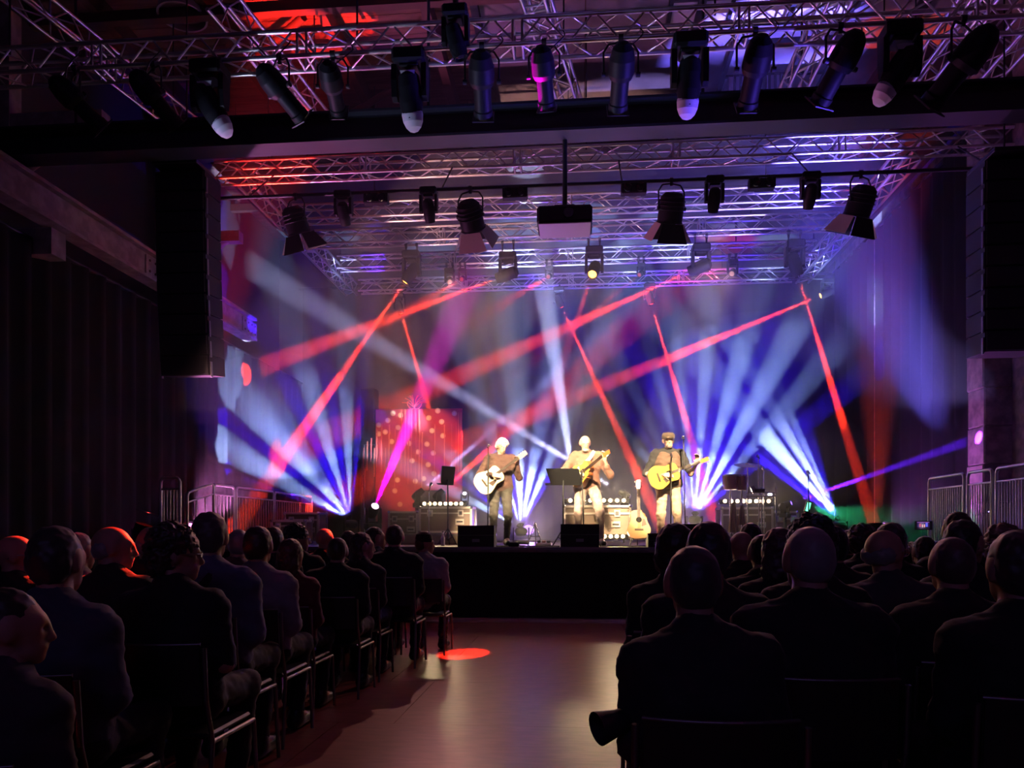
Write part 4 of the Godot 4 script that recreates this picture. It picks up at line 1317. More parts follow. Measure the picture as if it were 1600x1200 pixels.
func materials():
	mat("aluminium", [0.62, 0.6, 0.58], 0.32, 0.95)
	mat("bright steel", [0.6, 0.6, 0.6], 0.25, 1.0)
	mat("dull steel", [0.2, 0.2, 0.2], 0.5, 0.9)
	mat("chair steel", [0.2, 0.19, 0.19], 0.4, 0.9)
	mat("rail steel", [0.5, 0.48, 0.47], 0.38, 0.85)
	mat("black metal", [0.012, 0.012, 0.014], 0.5)
	mat("fixture black", [0.012, 0.012, 0.014], 0.5, 0.0, {"metallic_specular": 0.25})
	mat("pale cover", [0.42, 0.42, 0.45], 0.45)
	mat("speaker black", [0.01, 0.01, 0.011], 0.75)
	mat("desk black", [0.004, 0.004, 0.006], 0.55)
	mat("grille", [0.015, 0.015, 0.017], 0.8)
	mat("dark glass", [0.01, 0.01, 0.012], 0.12)
	mat("dark wood", [0.05, 0.025, 0.015], 0.45)
	mat("chair shell", [0.015, 0.012, 0.012], 0.45)
	mat("case panel", [0.15, 0.1, 0.07], 0.6)
	mat("case edge", [0.6, 0.55, 0.48], 0.4, 0.7)
	mat("shoe leather", [0.012, 0.01, 0.01], 0.4)
	mat("skin", [0.38, 0.2, 0.14], 0.55, 0.0, {"subsurf_scatter_enabled": true, "subsurf_scatter_strength": 0.1})
	mat("skin light", [0.5, 0.29, 0.21], 0.5, 0.0, {"subsurf_scatter_enabled": true, "subsurf_scatter_strength": 0.1})
	mat("eye white", [0.6, 0.58, 0.55], 0.2)
	mat("red cloth", [0.36, 0.012, 0.02], 0.85)
	mat("dot gold", [0.6, 0.36, 0.13], 0.8)
	mat("dot pale", [0.68, 0.46, 0.22], 0.8)
	mat("strip 0", [0.5, 0.06, 0.03], 0.8)
	mat("strip 1", [0.42, 0.03, 0.03], 0.8)
	mat("strip 2", [0.55, 0.13, 0.05], 0.8)
	mat("drum shell", [0.45, 0.25, 0.2], 0.4)
	mat("drum skin", [0.7, 0.66, 0.6], 0.6)
	mat("brass", [0.6, 0.42, 0.16], 0.3, 0.9)
	mat("towel", [0.5, 0.42, 0.25], 0.9)
	noisy("floor sheet", [0.2, 0.062, 0.047], [0.27, 0.088, 0.065], 0.31, 0.02, 0.35, 0.012, 5, Vector3(1, 1, 4), 3)
	noisy("stage floor", [0.11, 0.09, 0.085], [0.16, 0.13, 0.12], 0.4, 0.02, 0.5, 0.0, 4, Vector3.ONE, 7)
	noisy("black drape", [0.003, 0.0026, 0.003], [0.0055, 0.0045, 0.005], 0.95, 0.02, 0.6, 0.0, 4, Vector3(1, 0.2, 1), 2)
	noisy("plaster", [0.16, 0.12, 0.12], [0.3, 0.22, 0.2], 0.85, 0.015, 0.5, 0.3, 5, Vector3.ONE, 9)
	noisy("old brick", [0.18, 0.09, 0.07], [0.34, 0.22, 0.18], 0.9, 0.04, 0.8, 0.8, 5, Vector3.ONE, 12)
	noisy("roof board a", [0.13, 0.06, 0.04], [0.2, 0.1, 0.07], 0.8, 0.02, 0.4, 0.0, 4, Vector3(0.2, 1, 2), 21)
	noisy("roof board b", [0.11, 0.05, 0.035], [0.17, 0.085, 0.06], 0.8, 0.02, 0.4, 0.0, 4, Vector3(0.2, 1, 2), 22)
	noisy("roof panel", [0.17, 0.15, 0.165], [0.22, 0.2, 0.215], 0.8, 0.01, 0.3, 0.0, 4, Vector3.ONE, 23)
	noisy("concrete", [0.2, 0.15, 0.14], [0.3, 0.24, 0.22], 0.85, 0.015, 0.4, 0.2, 5, Vector3.ONE, 30)
	mat("roof timber", [0.09, 0.045, 0.03], 0.8)
	mat("girder paint", [0.012, 0.012, 0.018], 0.6)
	mat("window glass", [0.5, 0.5, 0.56], 0.2)
	mat("duct metal", [0.4, 0.36, 0.4], 0.5, 0.3)

func fog(label, called, at, size, density, shape = 3, col = [0.95, 0.95, 0.97]):
	var m = FogMaterial.new()
	m.density = density
	m.albedo = Color(col[0], col[1], col[2])
	var f = FogVolume.new()
	f.name = numbered(called)
	f.shape = shape
	f.size = size
	f.position = at
	f.material = m
	add_child(f)
	tag(f, label, "haze", "", "stuff")

func haze():
	fog("thin theatrical haze filling the whole stage", "stage_haze", Vector3(-0.5, 5.1, -16.05), Vector3(13.3, 7.9, 8.0), 0.021)
	fog("haze drifting off the stage over the front rows", "drifting_haze", Vector3(-0.4, 6.0, -10.95), Vector3(11.0, 6.0, 2.1), 0.009)
	fog("low bank of haze lying on the stage floor", "stage_haze", Vector3(-0.2, 2.1, -15.6), Vector3(10.0, 1.9, 4.4), 0.035)
	# thicker drifts of smoke in the light
	for q in [["pale smoke drift over the left railing", 430, 650, 15.2, 3.8, 2.6, 2.2, 0.05], ["smoke around the lamp behind the white-haired guitarist", 815, 780, 15.3, 1.9, 1.5, 1.2, 0.11], ["bright smoke behind the guitarist in the flat cap", 1087, 760, 15.6, 2.2, 1.9, 1.5, 0.11], ["wide blue smoke bank above the percussion", 1190, 600, 16.4, 4.8, 3.0, 2.4, 0.05], ["smoke in the narrow fan at the far side", 1265, 720, 14.3, 2.0, 2.0, 1.5, 0.1], ["tall smoke column in the shaft of light to the roof", 868, 480, 15.0, 1.3, 6.4, 1.4, 0.09], ["smoke along the magenta beam", 625, 700, 13.7, 1.2, 2.6, 1.4, 0.05]]:
		fog(q[0], "smoke_drift", at_pixel(q[1], q[2], q[3]), Vector3(q[4], q[5], q[6]), q[7], RenderingServer.FOG_VOLUME_SHAPE_ELLIPSOID)

func room():
	# floor: sheets laid side by side with open joints
	var f = structure("floor", "reddish brown glossy hall floor laid in large sheets")
	slab(f, "subfloor", Vector3(-8.6, -0.3, -21.2), Vector3(7.6, -0.012, 5.2), mats["concrete"])
	for i in 7:
		for k in 11:
			var x = -8.6 + 2.3 * i + (0.4 if k % 2 else 0.0)
			var z = 5.2 - 1.5 * k
			if x < 7.4: slab(f, "floor_sheet", Vector3(x + 0.002, -0.02, z - 1.498), Vector3(minf(x + 2.298, 7.6), 0.0, z), mats["floor sheet"])
	# walls
	var wl = structure("wall_left", "dark plastered side wall behind the curtain")
	slab(wl, "wall_face", Vector3(-8.8, 0, -21), Vector3(-8.4, CEIL, 5), mat("dark wall paint", [0.035, 0.03, 0.035], 0.85))
	var wr = structure("wall_right", "worn brick and plaster side wall with a pier")
	slab(wr, "wall_face", Vector3(6.7, 0, -21), Vector3(7.2, CEIL, 5), mats["plaster"])
	slab(wr, "brick_panel", Vector3(6.62, 0, -12.0), Vector3(6.72, 3.1, -6.0), mats["old brick"])
	slab(wr, "brick_panel", Vector3(6.62, 0, -16.0), Vector3(6.72, 2.6, -13.4), mats["old brick"])
	var pier = G.new()
	var rng = RandomNumberGenerator.new(); rng.seed = 4
	for k in 16:
		var y = 0.6 * k
		pier.box(Vector3(6.5 + rng.randf_range(-0.015, 0.015), y + 0.3, -12.85 + rng.randf_range(-0.012, 0.012)), Vector3(0.44, 0.606, 0.52), Basis(), 0.02)
	part(wr, "pier", pier, mats["plaster"])
	slab(wr, "pier", Vector3(6.45, 0, -17.6), Vector3(6.75, CEIL, -17.1), mats["plaster"])
	slab(wr, "ledge", Vector3(6.4, 2.55, -9.2), Vector3(6.7, 2.62, -6.0), mats["dark wood"])
	var wb = structure("wall_back", "back wall of the hall")
	slab(wb, "wall_face", Vector3(-8.8, 0, -21.3), Vector3(7.2, CEIL, -20.9), mats["dark wall paint"])
	var wf = structure("wall_front", "wall behind the audience")
	slab(wf, "wall_face", Vector3(-8.8, 0, 5), Vector3(7.2, CEIL, 5.4), mats["concrete"])
	# roof: boards on the left, pale panels on the right, rafters below
	var c = structure("ceiling", "timber boarded roof with pale panels and rafters")
	slab(c, "roof_deck", Vector3(-8.8, CEIL + 0.06, -21.3), Vector3(7.2, CEIL + 0.3, 5.4), mats["roof timber"])
	for k in 58:
		var z = -6.4 - 0.25 * k
		slab(c, "board", Vector3(-8.5, CEIL, z - 0.242), Vector3(-1.62, CEIL + 0.07, z), mats["roof board a" if k % 3 else "roof board b"])
	for i in 5:
		for k in 7:
			slab(c, "panel", Vector3(-1.6 + 1.7 * i, CEIL - 0.0, -6.4 - 2.1 * k - 2.08), Vector3(-1.6 + 1.7 * i + 1.68, CEIL + 0.07, -6.4 - 2.1 * k), mats["roof panel"])
	for x in [-7.4, -5.7, -4.0, -2.4]:
		slab(c, "rafter", Vector3(x, CEIL - 0.28, -20.9), Vector3(x + 0.14, CEIL + 0.01, 5), mats["roof timber"])
	for x in [-1.68, 1.8, 5.2]:
		slab(c, "rafter", Vector3(x, CEIL - 0.12, -20.9), Vector3(x + 0.12, CEIL + 0.01, 5), mats["girder paint"])
	for z in [-11.2, -14.6, -18.0]:
		slab(c, "purlin", Vector3(-8.5, CEIL - 0.42, z), Vector3(6.8, CEIL - 0.26, z + 0.14), mats["roof timber"])
	for q in [[-7.0, -13.6, -4.2, -11.4], [-6.4, -15.6, -3.0, -13.2], [-4.6, -16.4, -2.0, -14.0]]:
		rod(c, "brace", Vector3(q[0], CEIL - 0.3, q[1]), Vector3(q[2], CEIL - 0.3, q[3]), 0.06, mats["roof timber"])
	# skylight boxes with panes in the pale part of the roof
	for q in [[2.55, -14.8, 1.75, 1.75], [1.4, -12.5, 2.8, 1.3]]:
		var w = structure("window_%d" % (1 if q[1] < -13 else 2), "roof light with pale panes in steel bars")
		for i in 3:
			for k in 2:
				slab(w, "pane", Vector3(q[0] + q[2] / 3 * i + 0.03, CEIL - 0.06, q[1] + q[3] / 2 * k + 0.03), Vector3(q[0] + q[2] / 3 * (i + 1) - 0.03, CEIL - 0.045, q[1] + q[3] / 2 * (k + 1) - 0.03), mats["window glass"])
		for i in 4: slab(w, "glazing_bar", Vector3(q[0] + q[2] / 3 * i - 0.03, CEIL - 0.1, q[1]), Vector3(q[0] + q[2] / 3 * i + 0.03, CEIL, q[1] + q[3]), mats["girder paint"])
		for k in 3: slab(w, "glazing_bar", Vector3(q[0], CEIL - 0.1, q[1] + q[3] / 2 * k - 0.03), Vector3(q[0] + q[2], CEIL, q[1] + q[3] / 2 * k + 0.03), mats["girder paint"])
	# hanging duct and a vent grille
	var p = at_pixel(285, 27, 11.15)
	var d = thing("ventilation_duct", "round pale duct mouth hanging below the boarded roof", "duct", Vector3(p.x, p.y, p.z))
	var g = G.new(); g.lathe([Vector2(0.33, 0.0), Vector2(0.36, 0.0), Vector2(0.36, 0.03), Vector2(0.34, 0.05), Vector2(0.34, CEIL - p.y), Vector2(0, CEIL - p.y)], Transform3D(), 28)
	g.lathe([Vector2(0.33, 0.0), Vector2(0.33, 0.12), Vector2(0, 0.12)], Transform3D(), 28)
	part(d, "duct_pipe", g, mats["duct metal"])
	g = G.new(); g.lathe([Vector2(0, 0.1), Vector2(0.32, 0.1), Vector2(0.32, 0.115), Vector2(0, 0.115)], Transform3D(), 24)
	part(d, "diffuser_plate", g, mats["roof panel"])
	p = at_pixel(1178, 212, 14.2)
	d = thing("vent_grille", "slatted vent box under the roof behind the second truss", "vent", Vector3(p.x, CEIL - 0.5, p.z))
	slab(d, "vent_box", Vector3(-0.5, 0, -0.3), Vector3(0.5, 0.5, 0.3), mats["duct metal"])
	for k in 9: slab(d, "slat", Vector3(-0.42 + 0.1 * k, 0.08, 0.3), Vector3(-0.38 + 0.1 * k, 0.42, 0.33), mats["black metal"])
	# black cloth on the left wall and behind the stage
	var cu = thing("stage_curtain", "black folded curtain along the left wall of the hall", "curtain", Vector3.ZERO, 0.0, "black curtains")
	drape(cu, "cloth", Vector2(-7.6, 4.5), Vector2(-7.6, -20.4), 0.0, 5.4, 0.42, 0.09, mats["black drape"], 3)
	rod(cu, "curtain_rail", Vector3(-7.6, 5.42, 4.6), Vector3(-7.6, 5.42, -20.5), 0.03, mats["black metal"])
	for k in 7: rod(cu, "rail_bracket", Vector3(-7.6, 5.42, 4 - 4 * k), Vector3(-8.4, 5.42, 4 - 4 * k), 0.02, mats["black metal"])
	cu = thing("stage_curtain", "black backcloth hanging across the rear of the stage", "curtain", Vector3.ZERO, 0.0, "black curtains")
	drape(cu, "cloth", Vector2(6.25, -20.3), Vector2(-7.5, -20.3), STAGE + 0.006, 7.92, 0.5, 0.07, mats["black drape"], 8)
	rod(cu, "curtain_rail", Vector3(-7.6, 7.94, -20.3), Vector3(6.7, 7.94, -20.3), 0.03, mats["black metal"])
	for k in 5: rod(cu, "rail_bracket", Vector3(-6 + 3 * k, 7.94, -20.3), Vector3(-6 + 3 * k, 7.94, -20.9), 0.02, mats["black metal"])
	cu = thing("stage_curtain", "unseen black curtain along the right wall beside the stage, placed to keep it dark", "curtain", Vector3.ZERO, 0.0, "black curtains")  # unseen curtain, placed to keep the wall dark beside the stage
	drape(cu, "cloth", Vector2(6.42, -20.0), Vector2(6.42, -13.3), STAGE + 0.01, 7.9, 0.42, 0.08, mats["black drape"], 5)
	rod(cu, "curtain_rail", Vector3(6.42, 7.92, -20.2), Vector3(6.42, 7.92, -13.2), 0.03, mats["black metal"])
	for k in 3: rod(cu, "rail_bracket", Vector3(6.42, 7.92, -13.6 - 3 * k), Vector3(6.7, 7.92, -13.6 - 3 * k), 0.02, mats["black metal"])
	# added black sheet above the stage trusses, standing in for the dark under the roof
	cu = thing("stage_curtain", "added black sheet above the stage trusses, standing in for the dark under the roof", "curtain", Vector3.ZERO, 0.0, "black curtains")
	slab(cu, "cloth", Vector3(-6.6, 7.95, -20.2), Vector3(6.2, 7.97, -13.25), mats["black drape"])
	for zz in [-13.4, -16.8, -20.0]:
		rod(cu, "batten", Vector3(-6.6, 7.99, zz), Vector3(6.2, 7.99, zz), 0.02, mats["black metal"])
		for xx in [-6.2, -0.2, 5.8]: rod(cu, "hanging_wire", Vector3(xx, 7.99, zz), Vector3(xx, CEIL - 0.42, zz), 0.006, mats["black metal"])
	# crane rail on the left wall
	var a = at_pixel(-140, 215, 7.6)
	var b = at_pixel(256, 402, 12.6)
	b = Vector3(a.x * 0.5 + b.x * 0.5, a.y, b.z); a.x = b.x
	a = Vector3(-7.25, 5.86, -6.4)
	var cr = thing("crane_rail_beam", "riveted pale crane beam running along the left wall", "beam")
	slab(cr, "web", Vector3(-7.32, 5.62, -16.5), Vector3(-7.24, 6.02, 4.8), mats["concrete"])
	slab(cr, "upper_flange", Vector3(-7.42, 6.02, -16.5), Vector3(-7.14, 6.07, 4.8), mats["concrete"])
	slab(cr, "lower_flange", Vector3(-7.42, 5.57, -16.5), Vector3(-7.14, 5.62, 4.8), mats["concrete"])
	rod(cr, "rail", Vector3(-7.28, 6.11, -16.5), Vector3(-7.28, 6.11, 4.8), 0.04, mats["dull steel"])
	for zz in [-12.6, -8.2, -16.3]:
		slab(cr, "splice_plate", Vector3(-7.24, 5.66, zz - 0.35), Vector3(-7.215, 5.98, zz + 0.35), mats["concrete"])
		for i in 4:
			for k in 2: rod(cr, "rivet", Vector3(-7.22, 5.73 + 0.18 * k, zz - 0.26 + 0.17 * i), Vector3(-7.2, 5.73 + 0.18 * k, zz - 0.26 + 0.17 * i), 0.022, mats["roof timber"])
	for zz in [-14.5, -10.2, -6.0, -1.8, 2.4]:
		slab(cr, "wall_bracket", Vector3(-8.4, 5.2, zz - 0.15), Vector3(-7.3, 5.57, zz + 0.15), mats["concrete"])
	# columns that carry the roof on the left
	for zz in [-10.2, -14.5]:
		var col = structure("column", "steel roof column behind the crane beam")
		slab(col, "shaft", Vector3(-8.2, 6.1, zz - 0.12), Vector3(-7.95, CEIL, zz + 0.12), mats["concrete"])
		slab(col, "cross_tie", Vector3(-8.2, 7.0, zz - 0.1), Vector3(-6.6, 7.2, zz + 0.1), mats["concrete"])
		rod(col, "strut", Vector3(-8.0, 6.3, zz), Vector3(-6.8, 7.1, zz), 0.06, mats["concrete"])
	# dark girder across the hall
	var gi = thing("roof_girder", "broad black painted girder crossing the hall behind the front lamps", "girder")
	slab(gi, "web", Vector3(-8.4, 6.28, -9.62), Vector3(6.7, 6.6, -9.5), mats["girder paint"])
	slab(gi, "flange", Vector3(-8.4, 6.6, -9.72), Vector3(6.7, 6.63, -9.4), mats["girder paint"])
	slab(gi, "flange", Vector3(-8.4, 6.25, -9.72), Vector3(6.7, 6.28, -9.4), mats["girder paint"])
	for x in [-6.6, -1.9, 1.5, 5.9]: rod(gi, "hanger_rod", Vector3(x, 6.6, -9.56), Vector3(x, CEIL, -9.56), 0.02, mats["black metal"])
	# stage
	var st = thing("stage_platform", "raised black stage with a dark cloth front", "stage")
	slab(st, "deck", Vector3(-5.75, STAGE - 0.08, -20.6), Vector3(4.95, STAGE, -12.0), mats["stage floor"])
	slab(st, "deck_edge", Vector3(-5.75, STAGE - 0.045, -12.0), Vector3(4.95, STAGE + 0.004, -11.985), mats["dull steel"])
	drape(st, "front_cloth", Vector2(4.95, -12.02), Vector2(-5.75, -12.02), 0.004, STAGE - 0.085, 0.6, 0.018, mats["black drape"], 14)
	for x in [-5.6, -3, -0.4, 2.2, 4.8]:
		for z in [-12.3, -16.3, -20.3]: rod(st, "leg", Vector3(x, 0, z), Vector3(x, STAGE - 0.08, z), 0.03, mats["dull steel"])
	# side platforms with railings
	for q in [[-7.4, -5.8, "left"], [4.98, 6.24, "right"]]:
		var sp = thing("side_platform", "dark side platform under the %s railing" % q[2], "platform", Vector3.ZERO, 0.0, "platforms along the side walls")
		slab(sp, "deck", Vector3(q[0], STAGE - 0.08, -19.0), Vector3(q[1], STAGE, -8.4), mats["stage floor"])
		var xi = q[1] - 0.05 if q[0] < 0 else q[0] + 0.05
		for k in 8: slab(sp, "side_panel", Vector3(xi - 0.02, 0, -8.42 - 1.3 * k - 1.28), Vector3(xi + 0.02, STAGE - 0.085, -8.42 - 1.3 * k), mats["black drape"])
	var x = -5.93
	railing("short bright railing panel at the near end of the left railing", [Vector2(-5.97, -10.5), Vector2(-5.55 - 0.12, -10.48)], 2.11, STAGE, {"bars": 5})
	railing("railing panel with a sloping top beside the short panel", [Vector2(-5.97, -11.25), Vector2(-5.9, -11.95)], 1.95, STAGE, {"bars": 2, "top_end": 2.11})
	railing("narrow railing panel between two double posts on the left", [Vector2(-5.93, -12.02), Vector2(-5.93, -12.75)], 2.11, STAGE, {"bars": 5})
	railing("long left railing panel in the red and blue light", [Vector2(-5.93, -12.85), Vector2(-5.93, -14.45)], 2.11, STAGE, {"bars": 13})
	railing("farthest left railing panel fading into the haze", [Vector2(-5.93, -14.53), Vector2(-5.93, -16.6)], 2.11, STAGE, {"bars": 16})
	railing("farthest right railing panel by the plaster pier", [Vector2(5.1, -11.75), Vector2(5.1, -10.72)], 2.12, STAGE, {"bars": 16})
	railing("narrow right railing panel between two double posts", [Vector2(5.1, -10.62), Vector2(5.1, -10.02)], 2.12, STAGE, {"bars": 9})
	railing("long right railing panel of close set bars", [Vector2(5.1, -9.92), Vector2(5.1, -8.6)], 2.12, STAGE, {"bars": 21})
	# small lamp bracket on the right wall
	var wbk = thing("wall_bracket_lamp", "dark bracket with a hanging fitting on the right wall", "bracket", Vector3(6.6, 2.7, -10.4))
	rod(wbk, "arm", Vector3(0.1, 0, 0), Vector3(-0.5, 0.02, 0), 0.025, mats["black metal"])
	g = G.new(); g.lathe([Vector2(0, 0), Vector2(0.05, -0.02), Vector2(0.07, -0.12), Vector2(0.05, -0.22), Vector2(0, -0.22)], Transform3D(Basis(), Vector3(-0.42, 0, 0)), 12)
	part(wbk, "fitting", g, mats["black metal"])

func rigging():
	var gr = "transverse trusses over stage and hall"
	var t = truss("long front lighting truss hung with the big lamps over the audience", Vector3(-7.6, 6.575, -8.13), Vector3(6.3, 6.575, -8.13), 0.27, 0.265, gr)
	for x in [1.2, 5.2, 9.0, 12.6]: hanger(t, Vector3(x, 0.13, 0), Vector3(x, CEIL - 6.575, 0))
	t = truss("second truss over the stage edge, above the black pipe", Vector3(-5.9, 7.2, -12.1), Vector3(6.4, 7.2, -12.1), 0.26, 0.3, gr)
	for x in [1.5, 6, 10.5]: hanger(t, Vector3(x, 0.13, 0), Vector3(x, CEIL - 7.2, 0))
	var names = ["third truss from the audience, lit pink in its middle", "fourth truss from the audience, with crossed braces", "fifth truss, carrying the lamps with the red beams" , "rearmost truss half lost in the haze"]
	var zs = [-13.8, -15.0, -16.4, -18.0]
	for k in 4:
		t = truss(names[k], Vector3(-5.25, 7.2, zs[k]), Vector3(4.85, 7.2, zs[k]), 0.26, 0.32, gr)
		for x in [1.5, 8.5]: hanger(t, Vector3(x, 0.13, 0), Vector3(x, CEIL - 7.2, 0))
	var gl = "trusses running towards the stage"
	for q in [["left side truss of the stage roof frame", -5.5, 7.2, -12.3, -5.5, 7.2, -18.2], ["right side truss of the stage roof frame, lit red", 5.1, 7.2, -12.3, 5.1, 7.2, -18.2], ["middle overhead truss running from the roof to the girder", -0.95, 7.72, -6.6, -0.1, 7.72, -11.7], ["overhead truss in front of the blue lit roof window", 3.06, 7.72, -6.6, 3.06, 7.72, -11.7], ["overhead truss near the right line array", 4.75, 7.72, -6.6, 4.75, 7.72, -12.2], ["outermost right overhead truss by the wall", 5.65, 7.72, -6.6, 5.65, 7.72, -12.2], ["outermost left overhead truss above the front truss", -6.75, 7.72, -7.6, -6.1, 7.72, -11.9], ["left overhead truss behind the tilted lamps", -4.3, 7.72, -8.8, -4.0, 7.72, -11.9]]:
		t = truss(q[0], Vector3(q[1], q[2], q[3]), Vector3(q[4], q[5], q[6]), 0.27, 0.3, gl)
		var d = Vector3(q[4] - q[1], 0, q[6] - q[3])
		for w in [0.15, 0.85]: hanger(t, d * w + Vector3(0, 0.13, 0), d * w + Vector3(0, CEIL - q[2], 0))
	# black pipe with hanging lamps
	var pp = thing("lighting_pipe", "long black pipe carrying lamps below the second truss", "pipe", Vector3(-5.4, 6.3, -11.0))
	rod(pp, "pipe", Vector3(0, 0, 0), Vector3(11.4, 0, 0), 0.028, mats["black metal"])
	for x in [0.5, 3.4, 6.0, 8.6, 11.0]:
		rod(pp, "drop_arm", Vector3(x, 0, 0), Vector3(x, 0.78, -0.97), 0.012, mats["black metal"])
	# line arrays
	line_array("tall black line array on the left, curving at its foot", Vector3(-5.58, 6.4, -10.3), 10, 0.72, 0.285, 0.0, 0.012)
	line_array("tall black line array on the right in front of the pier", Vector3(5.44, 6.05, -10.2), 9, 0.66, 0.27, 0.0, 0.0)
	# front truss: big moving heads
	var fz = -8.0
	var gm = "moving heads on the front truss"
	var ft = 6.44
	var mh = [[328, 150, "leftmost moving head on the front truss, blue white underside", Vector3(0.45, -0.85, -0.3)], [641, 140, "moving head on the front truss beside the red roof boards, violet underside", Vector3(0.05, -0.95, -0.3)], [1077, 118, "moving head on the front truss left of the blue roof window", Vector3(-0.03, -0.95, -0.3)], [1406, 95, "rightmost moving head on the front truss, blue underside", Vector3(-0.5, -0.8, -0.3)]]
	for q in mh:
		var p = at_pixel(q[0], q[1], 8.0)
		p.y = ft - 0.46
		moving_head(q[2], p, p + q[3] * 3.0, {"size": 1.02, "hang_y": ft, "nose": true, "turn": 0.0, "group": gm})
	# one above the truss on a drop pole
	var p0 = at_pixel(712, 62, 7.7)
	var tp = moving_head("moving head hanging on a pole in front of the front truss", p0, p0 + Vector3(0.3, -1, -0.2), {"size": 0.75, "turn": 0.0, "group": gm})
	rod(tp, "drop_pole", Vector3(0, 0.3, 0), Vector3(0, CEIL - p0.y - 0.01, 0), 0.03, mats["black metal"])
	# profile spots that light the players
	var gp = "profile spotlights on the front truss"
	var warm = [1.0, 0.74, 0.42]
	var pl = [at_pixel(780, 728, 12.9), at_pixel(917, 728, 12.9), at_pixel(1045, 728, 12.9)]
	var pf = [[437, 160, "tilted profile spotlight aimed across to the players", pl[1], 1.0, [warm, 230.0, 7.0, 0.06, 0.35]], [753, 150, "short round lamp hanging left of the pale light shaft", pl[0], 1.05, [warm, 360.0, 7.5, 0.06, 0.4]], [850, 150, "slim profile spotlight with a frame in the pale light shaft", pl[1], 0.95, null], [970, 145, "round lamp hanging right of the pale light shaft", pl[1], 1.05, [warm, 290.0, 7.5, 0.06, 0.4]], [1180, 130, "tilted profile spotlight in front of the blue roof window", pl[2], 1.1, [warm, 330.0, 7.5, 0.06, 0.35]], [1313, 125, "tilted lamp between the blue roof window and the rightmost moving head", pl[1], 1.1, null], [1505, 105, "large tilted lamp at the right end of the front truss", pl[1], 1.25, null], [118, 165, "dim tilted lamp at the left end of the front truss", pl[0], 1.0, null], [240, 150, "dim lamp left of the leftmost moving head", pl[0], 1.0, null], [520, 140, "lamp between two moving heads on the front truss aimed at the dotted backdrop", at_pixel(655, 715, 16.3), 0.95, [[1.0, 0.45, 0.3], 130.0, 8.0, 0.06, 0.4]]]
	for q in pf:
		var p = at_pixel(q[0], q[1], 8.0)
		p.y = ft
		var o = {"size": q[4], "group": gp, "cable": true}
		var dir = (q[3] - (p + Vector3(0, -0.36 * q[4], 0)))
		if q[5] != null:
			o["beam"] = q[5]
			o["lens"] = glow("warm lens", warm, 1.5)
		else:
			dir = dir + Vector3(0, -1.0, 0)
		profile_lamp(q[2], p, dir, o)
	# pipe: fresnels with barn doors and small round heads
	var gf = "barn door lamps on the black pipe"
	var pale = mat("door pale", [0.5, 0.42, 0.33], 0.6)
	var blk = mats["fixture black"]
	for q in [[735, 1.1, "barn door lamp with pale and violet leaves left of the projector", Vector3(0.15, -0.8, -0.7), [blk, pale, pale, pale]], [462, 1.05, "dark barn door lamp with one tan leaf near the left line array", Vector3(0.2, -0.9, -0.4), [blk, blk, blk, pale]], [1049, 1.1, "black barn door lamp right of the projector", Vector3(-0.1, -0.9, -0.45), [blk, blk, blk, pale]], [1345, 1.1, "barn door lamp with tan leaves near the right line array", Vector3(-0.2, -0.9, -0.4), [blk, pale, blk, pale]]]:
		var p = at_pixel(q[0], 300, 11.0)
		p.y = 6.3
		profile_lamp(q[2], p, q[3], {"size": q[1], "fresnel": true, "open": [0.35, 0.5, 0.35, 0.5], "group": gf, "name": "barn_door_lamp", "leaf_mats": q[4]})
	var gs = "small moving heads on the black pipe"
	for q in [[537, "first small dark moving head on the pipe from the left"], [670, "small dark moving head on the pipe beside the pale barn door lamp"], [1116, "small dark moving head on the pipe right of the black barn door lamp"], [1266, "small dark moving head on the pipe nearest the red lit corner"]]:
		var p = at_pixel(q[0], 330, 11.0)
		p.y = 6.02
		moving_head(q[1], p, p + Vector3(0, -1, -0.8), {"size": 0.72, "hang_y": 6.3, "turn": 0.0, "group": gs})
	var gb = "twin blinders on the black pipe"
	for q in [[588, "flat twin lamp box on the pipe left of the pale barn door lamp"], [805, "flat twin lamp box on the pipe left of the projector"], [990, "flat twin lamp box on the pipe right of the projector"], [1190, "flat twin lamp box on the pipe between two small moving heads"]]:
		var p = at_pixel(q[0], 300, 11.0)
		var tb = thing("twin_blinder", q[1], "stage light", Vector3(p.x, 6.26, -11.0), 0.0, gb)
		var g = G.new(); g.box(Vector3(0, -0.06, 0), Vector3(0.36, 0.15, 0.14), Basis(), 0.015); part(tb, "housing", g, mats["fixture black"])
		for i in [-1, 1]:
			g = G.new(); g.lathe([Vector2(0, 0.0), Vector2(0.05, 0.006), Vector2(0.062, 0.02), Vector2(0.066, 0.0)], Transform3D(Basis(Vector3.RIGHT, PI / 2), Vector3(0.088 * i, -0.06, 0.07)), 14); part(tb, "lens", g, mats["dark glass"])
	# projector on a pole from the girder
	var pc = at_pixel(882, 333, 9.4)
	var pj = thing("projector", "large dark projector with a pale underside hanging on a pole", "projector", Vector3(pc.x, pc.y, -9.65))
	var g2 = G.new(); g2.box(Vector3(0, 0, 0), Vector3(0.68, 0.22, 0.5), Basis(), 0.03); part(pj, "casing", g2, mats["fixture black"])
	g2 = G.new(); g2.box(Vector3(0, -0.113, 0), Vector3(0.64, 0.012, 0.47), Basis(), 0.004); part(pj, "underside_plate", g2, mats["pale cover"])
	g2 = G.new(); g2.box(Vector3(0, 0.135, 0), Vector3(0.26, 0.06, 0.24), Basis(), 0.01); part(pj, "mount_plate", g2, mats["black metal"])
	rod(pj, "pole", Vector3(0, 0.15, 0), Vector3(0, 6.25 - pc.y, 0), 0.03, mats["black metal"])
	g2 = G.new(); g2.tube(Vector3(0.05, 0, 0.245), Vector3(0.05, 0, 0.27), 0.07, 0.06, 14); part(pj, "vent_ring", g2, mats["black metal"])
	# rear moving heads with red beams
	var red = [1.0, 0.035, 0.012]
